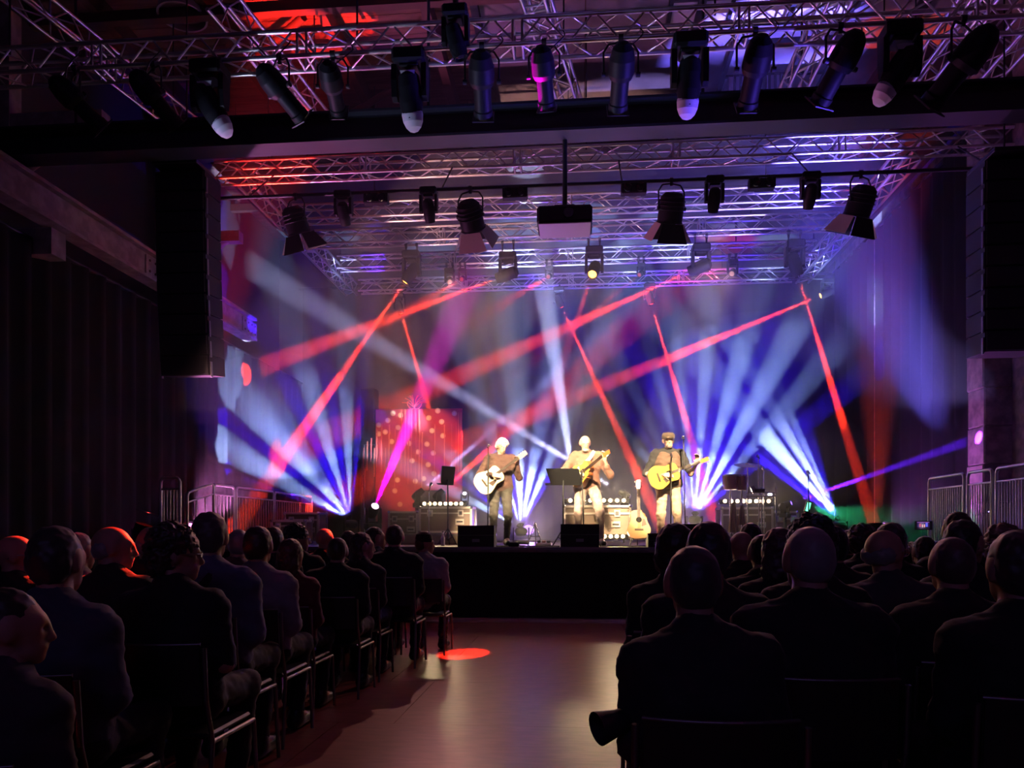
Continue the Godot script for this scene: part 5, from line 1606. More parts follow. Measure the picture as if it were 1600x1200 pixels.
	var gred = "moving heads with red beams over the stage"
	var rl = glow("orange lens", [1.0, 0.35, 0.05], 9.0)
	var rd = glow("red lens", [1.0, 0.05, 0.02], 3.0)
	var beams = [
		[638, 448, 540, 590, 15.4, 15.2, "red moving head, leftmost of the lit row", 1.0, 8000.0, 2.0, rl],
		[779, 440, 560, 522, 15.4, 16.3, "red moving head, second of the lit row, beam to the left", 1.0, 6500.0, 2.4, rl],
		[925, 440, 733, 1013, 15.4, 8.82, "red moving head in the middle of the lit row, beam to the aisle", 1.0, 1100.0, 1.8, rl],
		[1075, 430, 880, 518, 15.4, 16.3, "red moving head right of the middle, broad beam to the left", 1.0, 6500.0, 2.6, rl],
		[1242, 435, 1335, 740, 15.4, 16.4, "red moving head, rightmost of the lit row, long thin beam", 1.0, 6500.0, 1.6, rd],
		[627, 490, 668, 630, 17.2, 17.2, "low red moving head on a drop bar left of the dotted backdrop", 0.7, 9000.0, 1.7, rd],
		[878, 480, 962, 665, 17.2, 17.2, "low red moving head on a drop bar above the middle player", 0.7, 9000.0, 1.7, rd],
		[1018, 475, 1072, 660, 17.2, 17.2, "low red moving head on a drop bar above the player in the cap", 0.7, 9000.0, 1.7, rd],
		[1282, 462, 1040, 562, 17.2, 16.9, "low red moving head on a drop bar at the right, broad long beam", 0.7, 9000.0, 2.0, rl],
	]
	for q in beams:
		var lens_at = at_pixel(q[0], q[1], q[4])
		var to = at_pixel(q[2], q[3], q[5])
		var dir = (to - lens_at).normalized()
		var pv = lens_at - dir * 0.23 * q[7]
		var o = {"size": q[7], "group": gred, "lens": q[10], "turn": 0.0, "beam": [red, q[8], q[9], 0.02, 0.3]}
		if q[4] < 16.0:
			o["hang_y"] = 7.07
			pv.z = -15.13
			pv.x += 0.0
			o["hang_y"] = maxf(7.07, pv.y + 0.45)
			o["hang_y"] = 7.07
			moving_head(q[6], Vector3(pv.x, minf(pv.y, 6.62), pv.z), Vector3(pv.x, minf(pv.y, 6.62), pv.z) + dir * 5.0, o)
		else:
			var th = moving_head(q[6], pv, pv + dir * 5.0, o)
			rod(th, "drop_bar", Vector3(0, 0.3, 0), Vector3(minf(0.0, 4.7 - pv.x), 7.07 - pv.y, (-18.0 + 0.13) - pv.z), 0.018, mats["black metal"])
	for q in [[722, "unseen small red lamp on the fifth truss, placed to light the bald man by the left edge", at_pixel(27, 838, 4.1), 1700.0], [858, "unseen small red lamp on the fifth truss, placed to light the balding man", at_pixel(196, 828, 4.2), 1700.0], [1002, "unseen small red lamp on the fifth truss, placed to light the second row", at_pixel(508, 822, 8.0), 1100.0]]:
		var p = at_pixel(q[0], 420, 16.2)
		moving_head(q[1], Vector3(p.x, 6.75, -16.27), q[2], {"size": 0.5, "hang_y": 7.07, "turn": 0.0, "group": "unseen small red lamps on the fifth truss", "lens": glow("dim red lens", [1.0, 0.05, 0.02], 0.4), "beam": [red, q[3], 1.3, 0.02, 0.4]})  # unseen small lamps, placed to throw red light on heads in the audience
	for q in [[694, 425, "small dim lamp between two red moving heads"], [1155, 440, "small dim moving head on the rear truss"]]:
		var p = at_pixel(q[0], q[1], 15.6)
		moving_head(q[2], Vector3(p.x, 6.72, -16.27), Vector3(-0.4, 0.0, -5.0), {"size": 0.6, "hang_y": 7.07, "turn": 0.0, "group": "small heads on the rear trusses with an unseen pink wash", "lens": glow("dim pink lens", [1.0, 0.5, 0.45], 0.5), "beam": [[1.0, 0.42, 0.36], 15.0, 18.0, 0.05, 0.6]})  # unseen pink wash carried by these heads, placed to light the aisle

func floor_lamps():
	var blue = [0.03, 0.005, 1.0]
	var pale = [0.36, 0.52, 1.0]
	var wl = glow("fan lens", [0.7, 0.85, 1.0], 14.0)
	var bl = glow("blue lens", [0.2, 0.1, 1.0], 5.0)
	fan_light("standing lamp throwing a wide blue fan over the left railing", [548, 812], 15.0, [[150, 6.5, pale, 520.0, wl], [131, 7.0, pale, 520.0, wl], [122, 3.0, pale, 300.0, wl], [107, 4.8, pale, 420.0, wl], [92, 4.0, pale, 420.0, wl], [157, 3.5, blue, 420.0, bl], [141, 3.0, blue, 420.0, bl], [115, 3.5, blue, 420.0, bl], [99, 3.0, blue, 420.0, bl], [85, 3.0, blue, 420.0, bl], [121, 34.0, blue, 30.0, null]])
	fan_light("standing lamp with a bright blue fan behind the white-haired guitarist", [814, 824], 15.2, [[152, 5.0, pale, 320.0, wl], [134, 4.5, pale, 320.0, wl], [108, 4.5, pale, 520.0, wl], [92, 6.0, pale, 800.0, wl], [79, 5.0, pale, 800.0, wl], [67, 4.5, pale, 700.0, wl], [142, 3.5, blue, 420.0, bl], [100, 3.0, blue, 420.0, bl], [60, 3.5, blue, 420.0, bl], [95, 36.0, blue, 30.0, null]])
	fan_light("standing lamp with the brightest fan behind the guitarist in the flat cap", [1086, 806], 15.6, [[130, 3.5, pale, 320.0, wl], [116, 3.0, pale, 420.0, wl], [105, 2.6, pale, 420.0, wl], [96, 2.6, pale, 700.0, wl], [86, 3.2, pale, 900.0, wl], [74, 4.0, pale, 900.0, wl], [62, 4.5, pale, 800.0, wl], [50, 4.0, pale, 400.0, wl], [123, 3.0, blue, 500.0, bl], [110, 3.0, blue, 500.0, bl], [91, 3.0, blue, 500.0, bl], [80, 3.0, blue, 500.0, bl], [68, 3.0, blue, 500.0, bl], [40, 4.0, blue, 420.0, bl], [86, 42.0, blue, 70.0, null]])
	fan_light("standing lamp throwing a narrow white fan at the right side", [1312, 814], 14.0, [[131, 5.5, pale, 900.0, wl], [121, 3.6, pale, 900.0, wl], [142, 3.0, blue, 700.0, bl], [115, 2.6, pale, 400.0, wl], [126, 22.0, blue, 40.0, null]])
	# moving heads standing on the stage and on the cases
	var gh = "moving heads standing on the stage"
	var mag = [1.0, 0.0, 0.75]
	var heads = [
		["magenta moving head with a ring of lamps standing beside the dotted backdrop", 586, 791, 14.3, 852, 150, 8.0, 0.85, glow("magenta lens", [1.0, 0.45, 0.9], 10.0), [mag, 5000.0, 2.6, 0.025, 0.4]],
		["moving head with a white lens on the left case, pale beam to the right", 660, 766, 14.9, 850, 600, 15.6, 0.6, glow("violet white lens", [0.75, 0.7, 1.0], 8.0), [[0.42, 0.42, 1.0], 1500.0, 2.0, 0.02, 0.3]],
		["moving head with a red lens on the left case", 691, 767, 14.9, 868, 612, 16.0, 0.55, rd_lens(), [[1.0, 0.03, 0.015], 1600.0, 4.0, 0.02, 0.4]],
		["small moving head with a white lens at the right end of the left case", 726, 771, 14.9, 720, 700, 13.0, 0.45, glow("violet white lens", [0.75, 0.7, 1.0], 8.0), null],
		["moving head with a thick white beam on the middle case", 969, 768, 14.2, 700, 604, 15.0, 0.5, glow("fan lens", [0.7, 0.85, 1.0], 14.0), [[0.6, 0.6, 1.0], 3800.0, 2.0, 0.025, 0.25]],
		["moving head hidden behind the middle player, shaft of light up to the roof", 902, 790, 15.4, 795, 90, 13.6, 0.7, glow("fan lens", [0.7, 0.85, 1.0], 14.0), [[0.55, 0.62, 1.0], 1000.0, 3.2, 0.02, 0.3]],
		["moving head with a white lens on the percussion side", 1203, 773, 15.3, 1200, 720, 12.0, 0.5, glow("violet white lens", [0.75, 0.7, 1.0], 8.0), null],
		["moving head sending a deep blue beam to the right pier", 1236, 786, 14.6, 1529, 684, 12.75, 0.55, glow("blue lens", [0.2, 0.1, 1.0], 5.0), [[0.12, 0.01, 1.0], 4500.0, 1.6, 0.02, 0.3]],
	]
	for q in heads:
		var p = at_pixel(q[1], q[2], q[3])
		var to = at_pixel(q[4], q[5], q[6])
		var o = {"size": q[7], "standing": true, "group": gh, "lens": q[8]}
		if q[9] != null: o["beam"] = q[9]
		var d = (to - p).normalized()
		var pv = p - d * 0.22 * q[7]
		var t = moving_head(q[0], pv, pv + d * 6.0, o)
		# a stand under the base where nothing carries it
		var y = pv.y - 0.43 * q[7]
		if y > STAGE + 0.02 and not (q[0].contains("case") or q[0].contains("percussion side")):
			var g = G.new(); g.tube(Vector3(0, -0.42 * q[7], 0), Vector3(0, STAGE - pv.y + 0.01, 0), 0.03, 0.03, 10); g.box(Vector3(0, STAGE - pv.y + 0.012, 0), Vector3(0.3, 0.02, 0.3))
			part(t, "floor_stand", g, mats["black metal"])
	# a green lamp on the right
	var gp = at_pixel(1262, 792, 13.6)
	var gt = thing("green_lamp", "small lamp glowing green below the right microphone stand", "stage light", gp)
	var g3 = G.new(); g3.box(Vector3.ZERO, Vector3(0.09, 0.2, 0.06), Basis(Vector3.BACK, -0.25), 0.015); part(gt, "housing", g3, mats["fixture black"])
	g3 = G.new(); g3.box(Vector3(0, 0, 0.034), Vector3(0.06, 0.15, 0.008), Basis(Vector3.BACK, -0.25), 0.003); part(gt, "lens", g3, glow("green lens", [0.1, 1.0, 0.4], 4.0))
	rod(gt, "stand", Vector3(0, -0.08, -0.02), Vector3(0, STAGE - gp.y, -0.02), 0.014, mats["black metal"])
	spot(gt, gp + Vector3(0, 0, 0.06), gp + Vector3(0.5, -0.12, 0.1), [0.05, 1.0, 0.35], 25.0, 16.0, 0.03, 0.5)
	# unseen lamps at the sides, placed to light the roof, trusses and right wall
	var roofl = thing("unseen_wash_light", "unseen red wash lamp on the left side platform, placed to light the roof", "stage light", Vector3(-6.95, STAGE, -11.7), 0.0, "unseen wash lamps along the side walls")
	wash(roofl, Vector3(-4.3, CEIL, -11.9), [1.0, 0.03, 0.02], 700.0, 7.0, [[-0.01, 0.012], [0.035, 0.008], [-0.05, 0.008]])
	var roofb = thing("unseen_wash_light", "unseen blue wash lamp on the right side platform, placed to light the roof windows", "stage light", Vector3(5.9, STAGE, -11.4), 0.0, "unseen wash lamps along the side walls")
	wash(roofb, Vector3(3.2, CEIL, -13.4), [0.16, 0.12, 1.0], 1100.0, 11.0, [[0.0, 0.02], [0.05, 0.016], [-0.05, 0.012]])
	var rv = thing("unseen_wash_light", "unseen violet wash lamp by the left railing, placed to light the front rigging", "stage light", Vector3(-6.6, STAGE, -12.6), 0.0, "unseen wash lamps along the side walls")
	wash(rv, Vector3(-1.0, 7.4, -10.0), [0.75, 0.2, 0.6], 60.0, 28.0, [])
	var rb = thing("unseen_wash_light", "unseen blue wash lamp at the near end of the right side platform, placed to light the front truss", "stage light", Vector3(5.6, STAGE, -8.55), 0.0, "unseen wash lamps along the side walls")
	wash(rb, Vector3(0.3, 6.6, -8.2), [0.14, 0.07, 1.0], 110.0, 14.0, [])
	var lb = thing("unseen_wash_light", "unseen pale blue wash lamp by the left curtain, placed to light the front truss", "stage light", Vector3(-7.0, 0, -7.4), 0.0, "unseen wash lamps along the side walls")
	var lp = thing("unseen_wash_light", "unseen pink wash lamp by the left curtain, placed to light the rear trusses", "stage light", Vector3(-7.0, 0, -6.7), 0.0, "unseen wash lamps along the side walls")
	wash(lp, Vector3(-1.2, 7.3, -14.6), [1.0, 0.5, 0.45], 260.0, 10.0, [])
	var rp = thing("unseen_wash_light", "unseen violet blue wash lamp on the right platform, placed to light the rear trusses", "stage light", Vector3(6.0, STAGE, -8.6), 0.0, "unseen wash lamps along the side walls")
	wash(rp, Vector3(1.9, 7.3, -14.4), [0.4, 0.3, 1.0], 260.0, 11.0, [])
	wash(lb, Vector3(-1.6, 6.4, -8.1), [0.5, 0.55, 1.0], 38.0, 15.0, [])
	var rw = thing("unseen_wash_light", "unseen violet wash lamp on the right platform, placed to light the worn wall", "stage light", Vector3(5.3, STAGE, -13.9), 0.0, "unseen wash lamps along the side walls")
	wash(rw, Vector3(6.6, 3.4, -11.6), [0.5, 0.12, 0.7], 9.0, 38.0, [])
	# unseen red lamp at the stage edge, placed to light the right side truss
	var gu = "unseen uplights at the stage edge"
	for q in [["unseen red lamp at the right end of the stage edge, placed to light the side truss", [4.6, -12.4], [5.0, 7.2, -13.2], [1.0, 0.07, 0.03], 110.0, 8.0]]:
		wash(thing("unseen_uplight", q[0], "stage light", Vector3(q[1][0], STAGE, q[1][1]), 0.0, gu), Vector3(q[2][0], q[2][1], q[2][2]), q[3], q[4], q[5], [])
	for q in [["unseen violet wash lamp low behind the left guitarist, placed to tint the haze", [-1.2, -18.0]], ["unseen violet wash lamp low behind the percussion, placed to tint the haze", [2.6, -18.0]]]:  # unseen lamps, placed to tint the low haze violet
		wash(thing("unseen_wash_light", q[0], "stage light", Vector3(q[1][0], STAGE, q[1][1]), 0.0, "unseen wash lamps at the rear of the stage"), Vector3(q[1][0] * 0.6, 3.0, -13.0), [0.4, 0.16, 1.0], 9.0, 42.0, [])
	# unseen lamp out of view behind the audience, placed to light their backs
	var hl = thing("unseen_rear_lamp", "unseen dim violet lamp behind the audience, placed to light their backs", "lamp", Vector3(-0.6, 5.4, 4.9))
	var g4 = G.new(); g4.box(Vector3.ZERO, Vector3(5.2, 0.5, 0.16), Basis(), 0.03); part(hl, "casing", g4, mats["fixture black"])
	g4 = G.new(); g4.box(Vector3(0, 0, -0.09), Vector3(5.0, 0.4, 0.02), Basis(), 0.005); part(hl, "diffuser_light", g4, glow("unseen rear glow", [0.4, 0.3, 0.9], 0.4))
	var al = AreaLight3D.new()
	al.name = "unseen_rear_light"
	hl.add_child(al)
	al.position = Vector3(0, 0, -0.13)
	al.area_size = Vector2(5.0, 0.4)
	al.light_color = Color(0.36, 0.24, 1.0).linear_to_srgb()
	al.light_energy = 3.0
	al.area_range = 40.0
	al.shadow_enabled = true

func rd_lens():
	return glow("red lens", [1.0, 0.05, 0.02], 3.0)

func wash(t, target, col, energy, angle, slots):
	var at = t.position
	var g = G.new(); g.box(Vector3(0, 0.03, 0), Vector3(0.3, 0.06, 0.26), Basis(), 0.01); part(t, "base", g, mats["fixture black"])
	for i in [-1, 1]:
		g = G.new(); g.box(Vector3(0.17 * i, 0.16, 0), Vector3(0.02, 0.26, 0.06), Basis(), 0.005); part(t, "yoke_arm", g, mats["fixture black"])
	var c = Vector3(0, 0.26, 0)
	var d = (target - at - c).normalized()
	var b = aim(d)
	g = G.new(); g.lathe([Vector2(0, 0.16), Vector2(0.1, 0.14), Vector2(0.14, 0.05), Vector2(0.14, -0.1), Vector2(0.13, -0.1), Vector2(0.13, -0.05), Vector2(0, -0.05)], Transform3D(Basis(Vector3.RIGHT, PI / 2), Vector3.ZERO), 16)
	part(t, "housing", g, mats["fixture black"], Transform3D(b, c))
	g = G.new(); g.lathe([Vector2(0, -0.075), Vector2(0.1, -0.07), Vector2(0.128, -0.055), Vector2(0, -0.054)], Transform3D(Basis(Vector3.RIGHT, PI / 2), Vector3.ZERO), 16)
	part(t, "lens", g, glow("wash %s" % [col], col, 4.0), Transform3D(b, c))
	for s in slots:
		g = G.new(); g.box(Vector3(s[0], 0, -0.3), Vector3(s[1], 0.4, 0.004)); part(t, "pattern_bar", g, mats["fixture black"], Transform3D(b * Basis(Vector3.FORWARD, 0.3), c))  # unseen bars that break up the light on the roof
	spot(t, at + c + d * 0.12, target, col, energy, angle, 0.012 if slots.size() > 0 else 0.06, 0.3)

func stage_things():
	# risers and cases
	var ri = thing("stage_riser", "low olive riser under the left flight case", "riser", Vector3(-2.6, STAGE, -14.6))
	slab(ri, "riser_top", Vector3(-0.9, 0.16, -0.62), Vector3(0.95, 0.2, 0.75), mats["stage floor"])
	for q in [[-0.9, 0.95, 0.73, 0.75], [-0.9, 0.95, -0.62, -0.6]]: slab(ri, "riser_side", Vector3(q[0], 0, q[2]), Vector3(q[1], 0.16, q[3]), mats["case panel"])
	var a = at_pixel(656, 832, 14.6); var b = at_pixel(736, 793, 14.6)
	flight_case("aluminium edged flight case on the riser left of the guitarists", Vector3(a.x, STAGE + 0.2, -15.2), Vector3(b.x, b.y, -14.6))
	led_bar("row of eight warm lamps on the left flight case", at_pixel(659, 787, 14.65), at_pixel(725, 787, 14.65), 8, [1.0, 0.72, 0.4], 7.0, 1.6)
	a = at_pixel(882, 848, 13.9); b = at_pixel(985, 791, 13.9)
	flight_case("large flight case behind the middle player", Vector3(a.x, STAGE, -14.5), Vector3(b.x, b.y, -13.9), {"wheels": 0.1})
	led_bar("row of warm lamps on the large middle flight case", at_pixel(886, 782, 13.95), at_pixel(980, 782, 13.95), 9, [1.0, 0.72, 0.4], 8.0, 2.6)
	led_bar("row of warm lamps on the floor below the middle case", at_pixel(940, 838, 13.6), at_pixel(978, 838, 13.6), 4, [1.0, 0.7, 0.36], 7.0, 1.0)
	a = at_pixel(1128, 846, 15.0); b = at_pixel(1207, 794, 15.0)
	flight_case("flight case behind the percussion set", Vector3(a.x, STAGE, -15.6), Vector3(b.x, b.y, -15.0), {"wheels": 0.1})
	led_bar("row of warm lamps behind the percussion set", at_pixel(1128, 783, 15.02), at_pixel(1206, 783, 15.02), 8, [1.0, 0.72, 0.45], 8.0, 1.4)
	a = at_pixel(1212, 846, 15.2); b = at_pixel(1246, 800, 15.2)
	flight_case("narrow blue lit flight case right of the percussion set", Vector3(a.x, STAGE, -15.8), Vector3(b.x, b.y, -15.2))
	a = at_pixel(445, 850, 14.6); b = at_pixel(497, 802, 14.6)
	flight_case("dark flight case by the left railing", Vector3(a.x, STAGE, -15.1), Vector3(b.x, b.y, -14.6))
	a = at_pixel(426, 850, 14.2); b = at_pixel(478, 814, 14.2)
	flight_case("low dark flight case in front of the railing case", Vector3(a.x, STAGE, -14.5), Vector3(b.x, b.y, -14.15))
	a = at_pixel(606, 846, 15.2); b = at_pixel(650, 800, 15.2)
	flight_case("dark case below the dotted backdrop", Vector3(a.x, STAGE, -15.76), Vector3(b.x, b.y, -15.3))
	dotted_backdrop()
	# tall speaker column beside the backdrop
	a = at_pixel(563, 606, 16.9); b = at_pixel(585, 606, 16.9)
	var sc = thing("column_speaker", "tall dark speaker column left of the dotted backdrop", "loudspeaker", Vector3((a.x + b.x) * 0.5, STAGE, -17.1))
	var w = b.x - a.x
	var g = G.new(); g.box(Vector3(0, (a.y - STAGE) * 0.5, 0), Vector3(w, a.y - STAGE, 0.36), Basis(), 0.015); part(sc, "cabinet", g, mats["speaker black"])
	for k in 3:
		g = G.new(); g.box(Vector3(0, (a.y - STAGE) * (0.2 + 0.3 * k), 0.184), Vector3(w * 0.9, (a.y - STAGE) * 0.27, 0.012), Basis(), 0.004); part(sc, "grille", g, mats["grille"])
	# amplifier stack
	a = at_pixel(645, 790, 15.6); b = at_pixel(690, 765, 15.6)
	var am = thing("guitar_amplifier", "dark amplifier behind the left music stand", "amplifier", Vector3((a.x + b.x) * 0.5, STAGE, -15.95))
	var ah = b.y - STAGE
	g = G.new(); g.box(Vector3(0, ah * 0.5, 0), Vector3(b.x - a.x, ah, 0.3), Basis(), 0.02); part(am, "cabinet", g, mats["speaker black"])
	g = G.new(); g.box(Vector3(0, ah * 0.42, 0.155), Vector3((b.x - a.x) * 0.9, ah * 0.7, 0.012), Basis(), 0.004); part(am, "grille_cloth", g, mats["grille"])
	for k in 5:
		g = G.new(); g.tube(Vector3(-0.16 + 0.08 * k, ah * 0.88, 0.15), Vector3(-0.16 + 0.08 * k, ah * 0.88, 0.17), 0.012, 0.01, 8); part(am, "knob", g, mats["bright steel"])
	# monitors
	for q in [["wedge monitor in front of the white-haired guitarist", 746, 0.58, 0.34, 12.22], ["wedge monitor in front of the middle player", 906, 0.6, 0.36, 12.22], ["small wedge monitor left of the player in the flat cap", 1026, 0.3, 0.2, 12.22], ["wedge monitor in front of the player in the flat cap", 1073, 0.5, 0.36, 12.22]]:
		var p = at_pixel(q[1], 853, q[4])
		wedge_monitor(q[0], Vector3(p.x, STAGE, -q[4]), q[2], q[3])
	# stands
	var p = at_pixel(880, 853, 12.65)
	music_stand("black music stand in front of the middle player", Vector3(p.x, STAGE, p.z), at_pixel(880, 745, 12.65), 0.58, 0.29, 0.1, 0.45)
	p = at_pixel(700, 850, 13.4)
	music_stand("tilted music stand with a tripod foot left of the guitarists", Vector3(p.x, STAGE, p.z), at_pixel(699, 743, 13.4), 0.3, 0.34, 0.75, 0.35)
	p = at_pixel(762, 850, 12.58)
	mic_stand("microphone stand in front of the white-haired guitarist", Vector3(p.x, STAGE, p.z), at_pixel(763, 697, 12.58))
	p = at_pixel(913, 850, 12.56)
	mic_stand("low microphone stand at the middle player's guitar", Vector3(p.x, STAGE, p.z), at_pixel(909, 738, 12.56))
	p = at_pixel(1071, 850, 12.58)
	mic_stand("tall pale microphone stand beside the player in the flat cap", Vector3(p.x, STAGE, p.z), at_pixel(1068, 684, 12.58), {"metal": mats["bright steel"]})
	p = at_pixel(1048, 850, 12.58)
	mic_stand("low microphone stand at the yellow guitar", Vector3(p.x, STAGE, p.z), at_pixel(1049, 712, 12.58))
	p = at_pixel(670, 838, 13.55)
	mic_stand("leaning thin microphone stand in front of the left case", Vector3(p.x, STAGE, p.z), at_pixel(673, 757, 13.6), {"bend": 0.95, "metal": mats["bright steel"]})
	p = at_pixel(1264, 848, 13.2)
	mic_stand("dark microphone stand crossing the narrow white fan", Vector3(p.x, STAGE, p.z), at_pixel(1263, 738, 13.2))
	for q in [[1185, 714, "thin overhead microphone stand above the percussion"], [1193, 732, "second thin microphone stand beside the percussion"]]:
		p = at_pixel(q[0] + 1, 848, 14.2 if q[0] < 1190 else 14.6)
		mic_stand(q[2], Vector3(p.x, STAGE, p.z), at_pixel(q[0], q[1], 14.2 if q[0] < 1190 else 14.6), {"metal": mats["bright steel"]})
	percussion()
	# guitar on a stand
	p = at_pixel(998, 812, 13.3)
	var gu = guitar("spare acoustic guitar standing beside the middle flight case", Vector3(p.x, p.y, -13.25), 0.0, PI / 2, {"top": [0.5, 0.27, 0.12], "side": [0.3, 0.12, 0.05], "cutaway": true, "tip": -0.16})
	var gs = thing("guitar_stand", "small stand under the spare acoustic guitar", "guitar stand", Vector3(p.x, STAGE, -13.3))
	var gh = p.y - 0.33 - STAGE
	for i in [-1, 1]:
		rod(gs, "leg", Vector3(0.16 * i, 0.01, 0.12), Vector3(0.05 * i, 0.3, -0.12), 0.01, mats["black metal"])
		rod(gs, "cradle_arm", Vector3(0.1 * i, gh, 0.12), Vector3(0.1 * i, gh, -0.1), 0.012, mats["black metal"])
	rod(gs, "leg", Vector3(0, 0.01, -0.3), Vector3(0, 0.3, -0.12), 0.01, mats["black metal"])
	rod(gs, "upright", Vector3(0, 0.2, -0.15), Vector3(0, 0.86, -0.2), 0.01, mats["black metal"])
	rod(gs, "cross_bar", Vector3(-0.13, gh, -0.1), Vector3(0.13, gh, -0.1), 0.01, mats["black metal"])
	# A-shaped empty guitar stand
	p = at_pixel(836, 850, 13.2)
	gs = thing("guitar_stand", "empty A shaped guitar stand between two players", "guitar stand", Vector3(p.x, STAGE, p.z))
	for i in [-1, 1]: rod(gs, "leg", Vector3(0.13 * i, 0.01, 0.05 * i), Vector3(0, 0.4, 0), 0.008, mats["bright steel"])
	rod(gs, "leg", Vector3(0, 0.01, -0.2), Vector3(0, 0.4, 0), 0.008, mats["bright steel"])
	rod(gs, "cradle_arm", Vector3(-0.08, 0.16, 0), Vector3(0.08, 0.16, 0), 0.008, mats["bright steel"])
	# effect box, bottle and pedals
	p = at_pixel(850, 846, 12.9)
	var pb = thing("pedal_board", "pale edged pedal board left of the middle monitor", "pedal board", Vector3(p.x, STAGE, p.z))
	g = G.new(); g.box(Vector3(0, 0.03, 0), Vector3(0.26, 0.05, 0.3), Basis(), 0.01); part(pb, "tray", g, mats["case edge"])
	for k in 3:
		g = G.new(); g.box(Vector3(-0.08 + 0.08 * k, 0.075, 0.02), Vector3(0.06, 0.04, 0.11), Basis(), 0.008); part(pb, "pedal", g, mats["drum shell" if k == 1 else "dull steel"])
	p = at_pixel(803, 851, 12.3)
	pb = thing("foot_pedal", "small dark foot pedal beside the white-haired guitarist's shoe", "pedal", Vector3(p.x, STAGE, p.z))
	g = G.new(); g.box(Vector3(0, 0.03, 0), Vector3(0.17, 0.06, 0.12), Basis(Vector3.RIGHT, -0.1), 0.01); part(pb, "body", g, mats["fixture black"])
	g = G.new(); g.box(Vector3(0, 0.066, 0.02), Vector3(0.14, 0.012, 0.07), Basis(Vector3.RIGHT, -0.2), 0.004); part(pb, "treadle", g, mats["dull steel"])
	p = at_pixel(692, 849, 12.9)
	var bo = thing("drink_bottle", "small pale bottle at the foot of the left music stand", "bottle", Vector3(p.x, STAGE, p.z))
	g = G.new(); g.lathe([Vector2(0, 0), Vector2(0.035, 0), Vector2(0.035, 0.14), Vector2(0.014, 0.19), Vector2(0.014, 0.23), Vector2(0, 0.23)], Transform3D(), 12); part(bo, "bottle_body", g, mats["drum skin"])
	g = G.new(); g.tube(Vector3(0, 0.23, 0), Vector3(0, 0.25, 0), 0.016, 0.016, 10); part(bo, "cap", g, mats["black metal"])
	# cables on the stage edge
	for q in [["dark cable lying along the stage edge by the left monitor", [[776, 852], [800, 849], [830, 853], [858, 850], [874, 853]], 12.2], ["dark cable coiled at the stage edge right of the middle monitor", [[938, 853], [958, 850], [985, 852], [1005, 850], [1022, 852]], 12.25]]:
		var pts = []
		for k in q[1].size():
			var c = at_pixel(q[1][k][0], 853, q[2] + (0.25 if k % 2 else 0.0))
			pts.append(Vector3(c.x, STAGE + 0.012, c.z))
		var cb = thing("stage_cable", q[0], "cable", pts[0], 0.0, "cables on the stage")
		var rel = []
		for v in spline(pts, 6): rel.append(v - pts[0])
		g = G.new(); g.path(rel, 0.011, 6)
		part(cb, "cable", g, mats["black metal"])

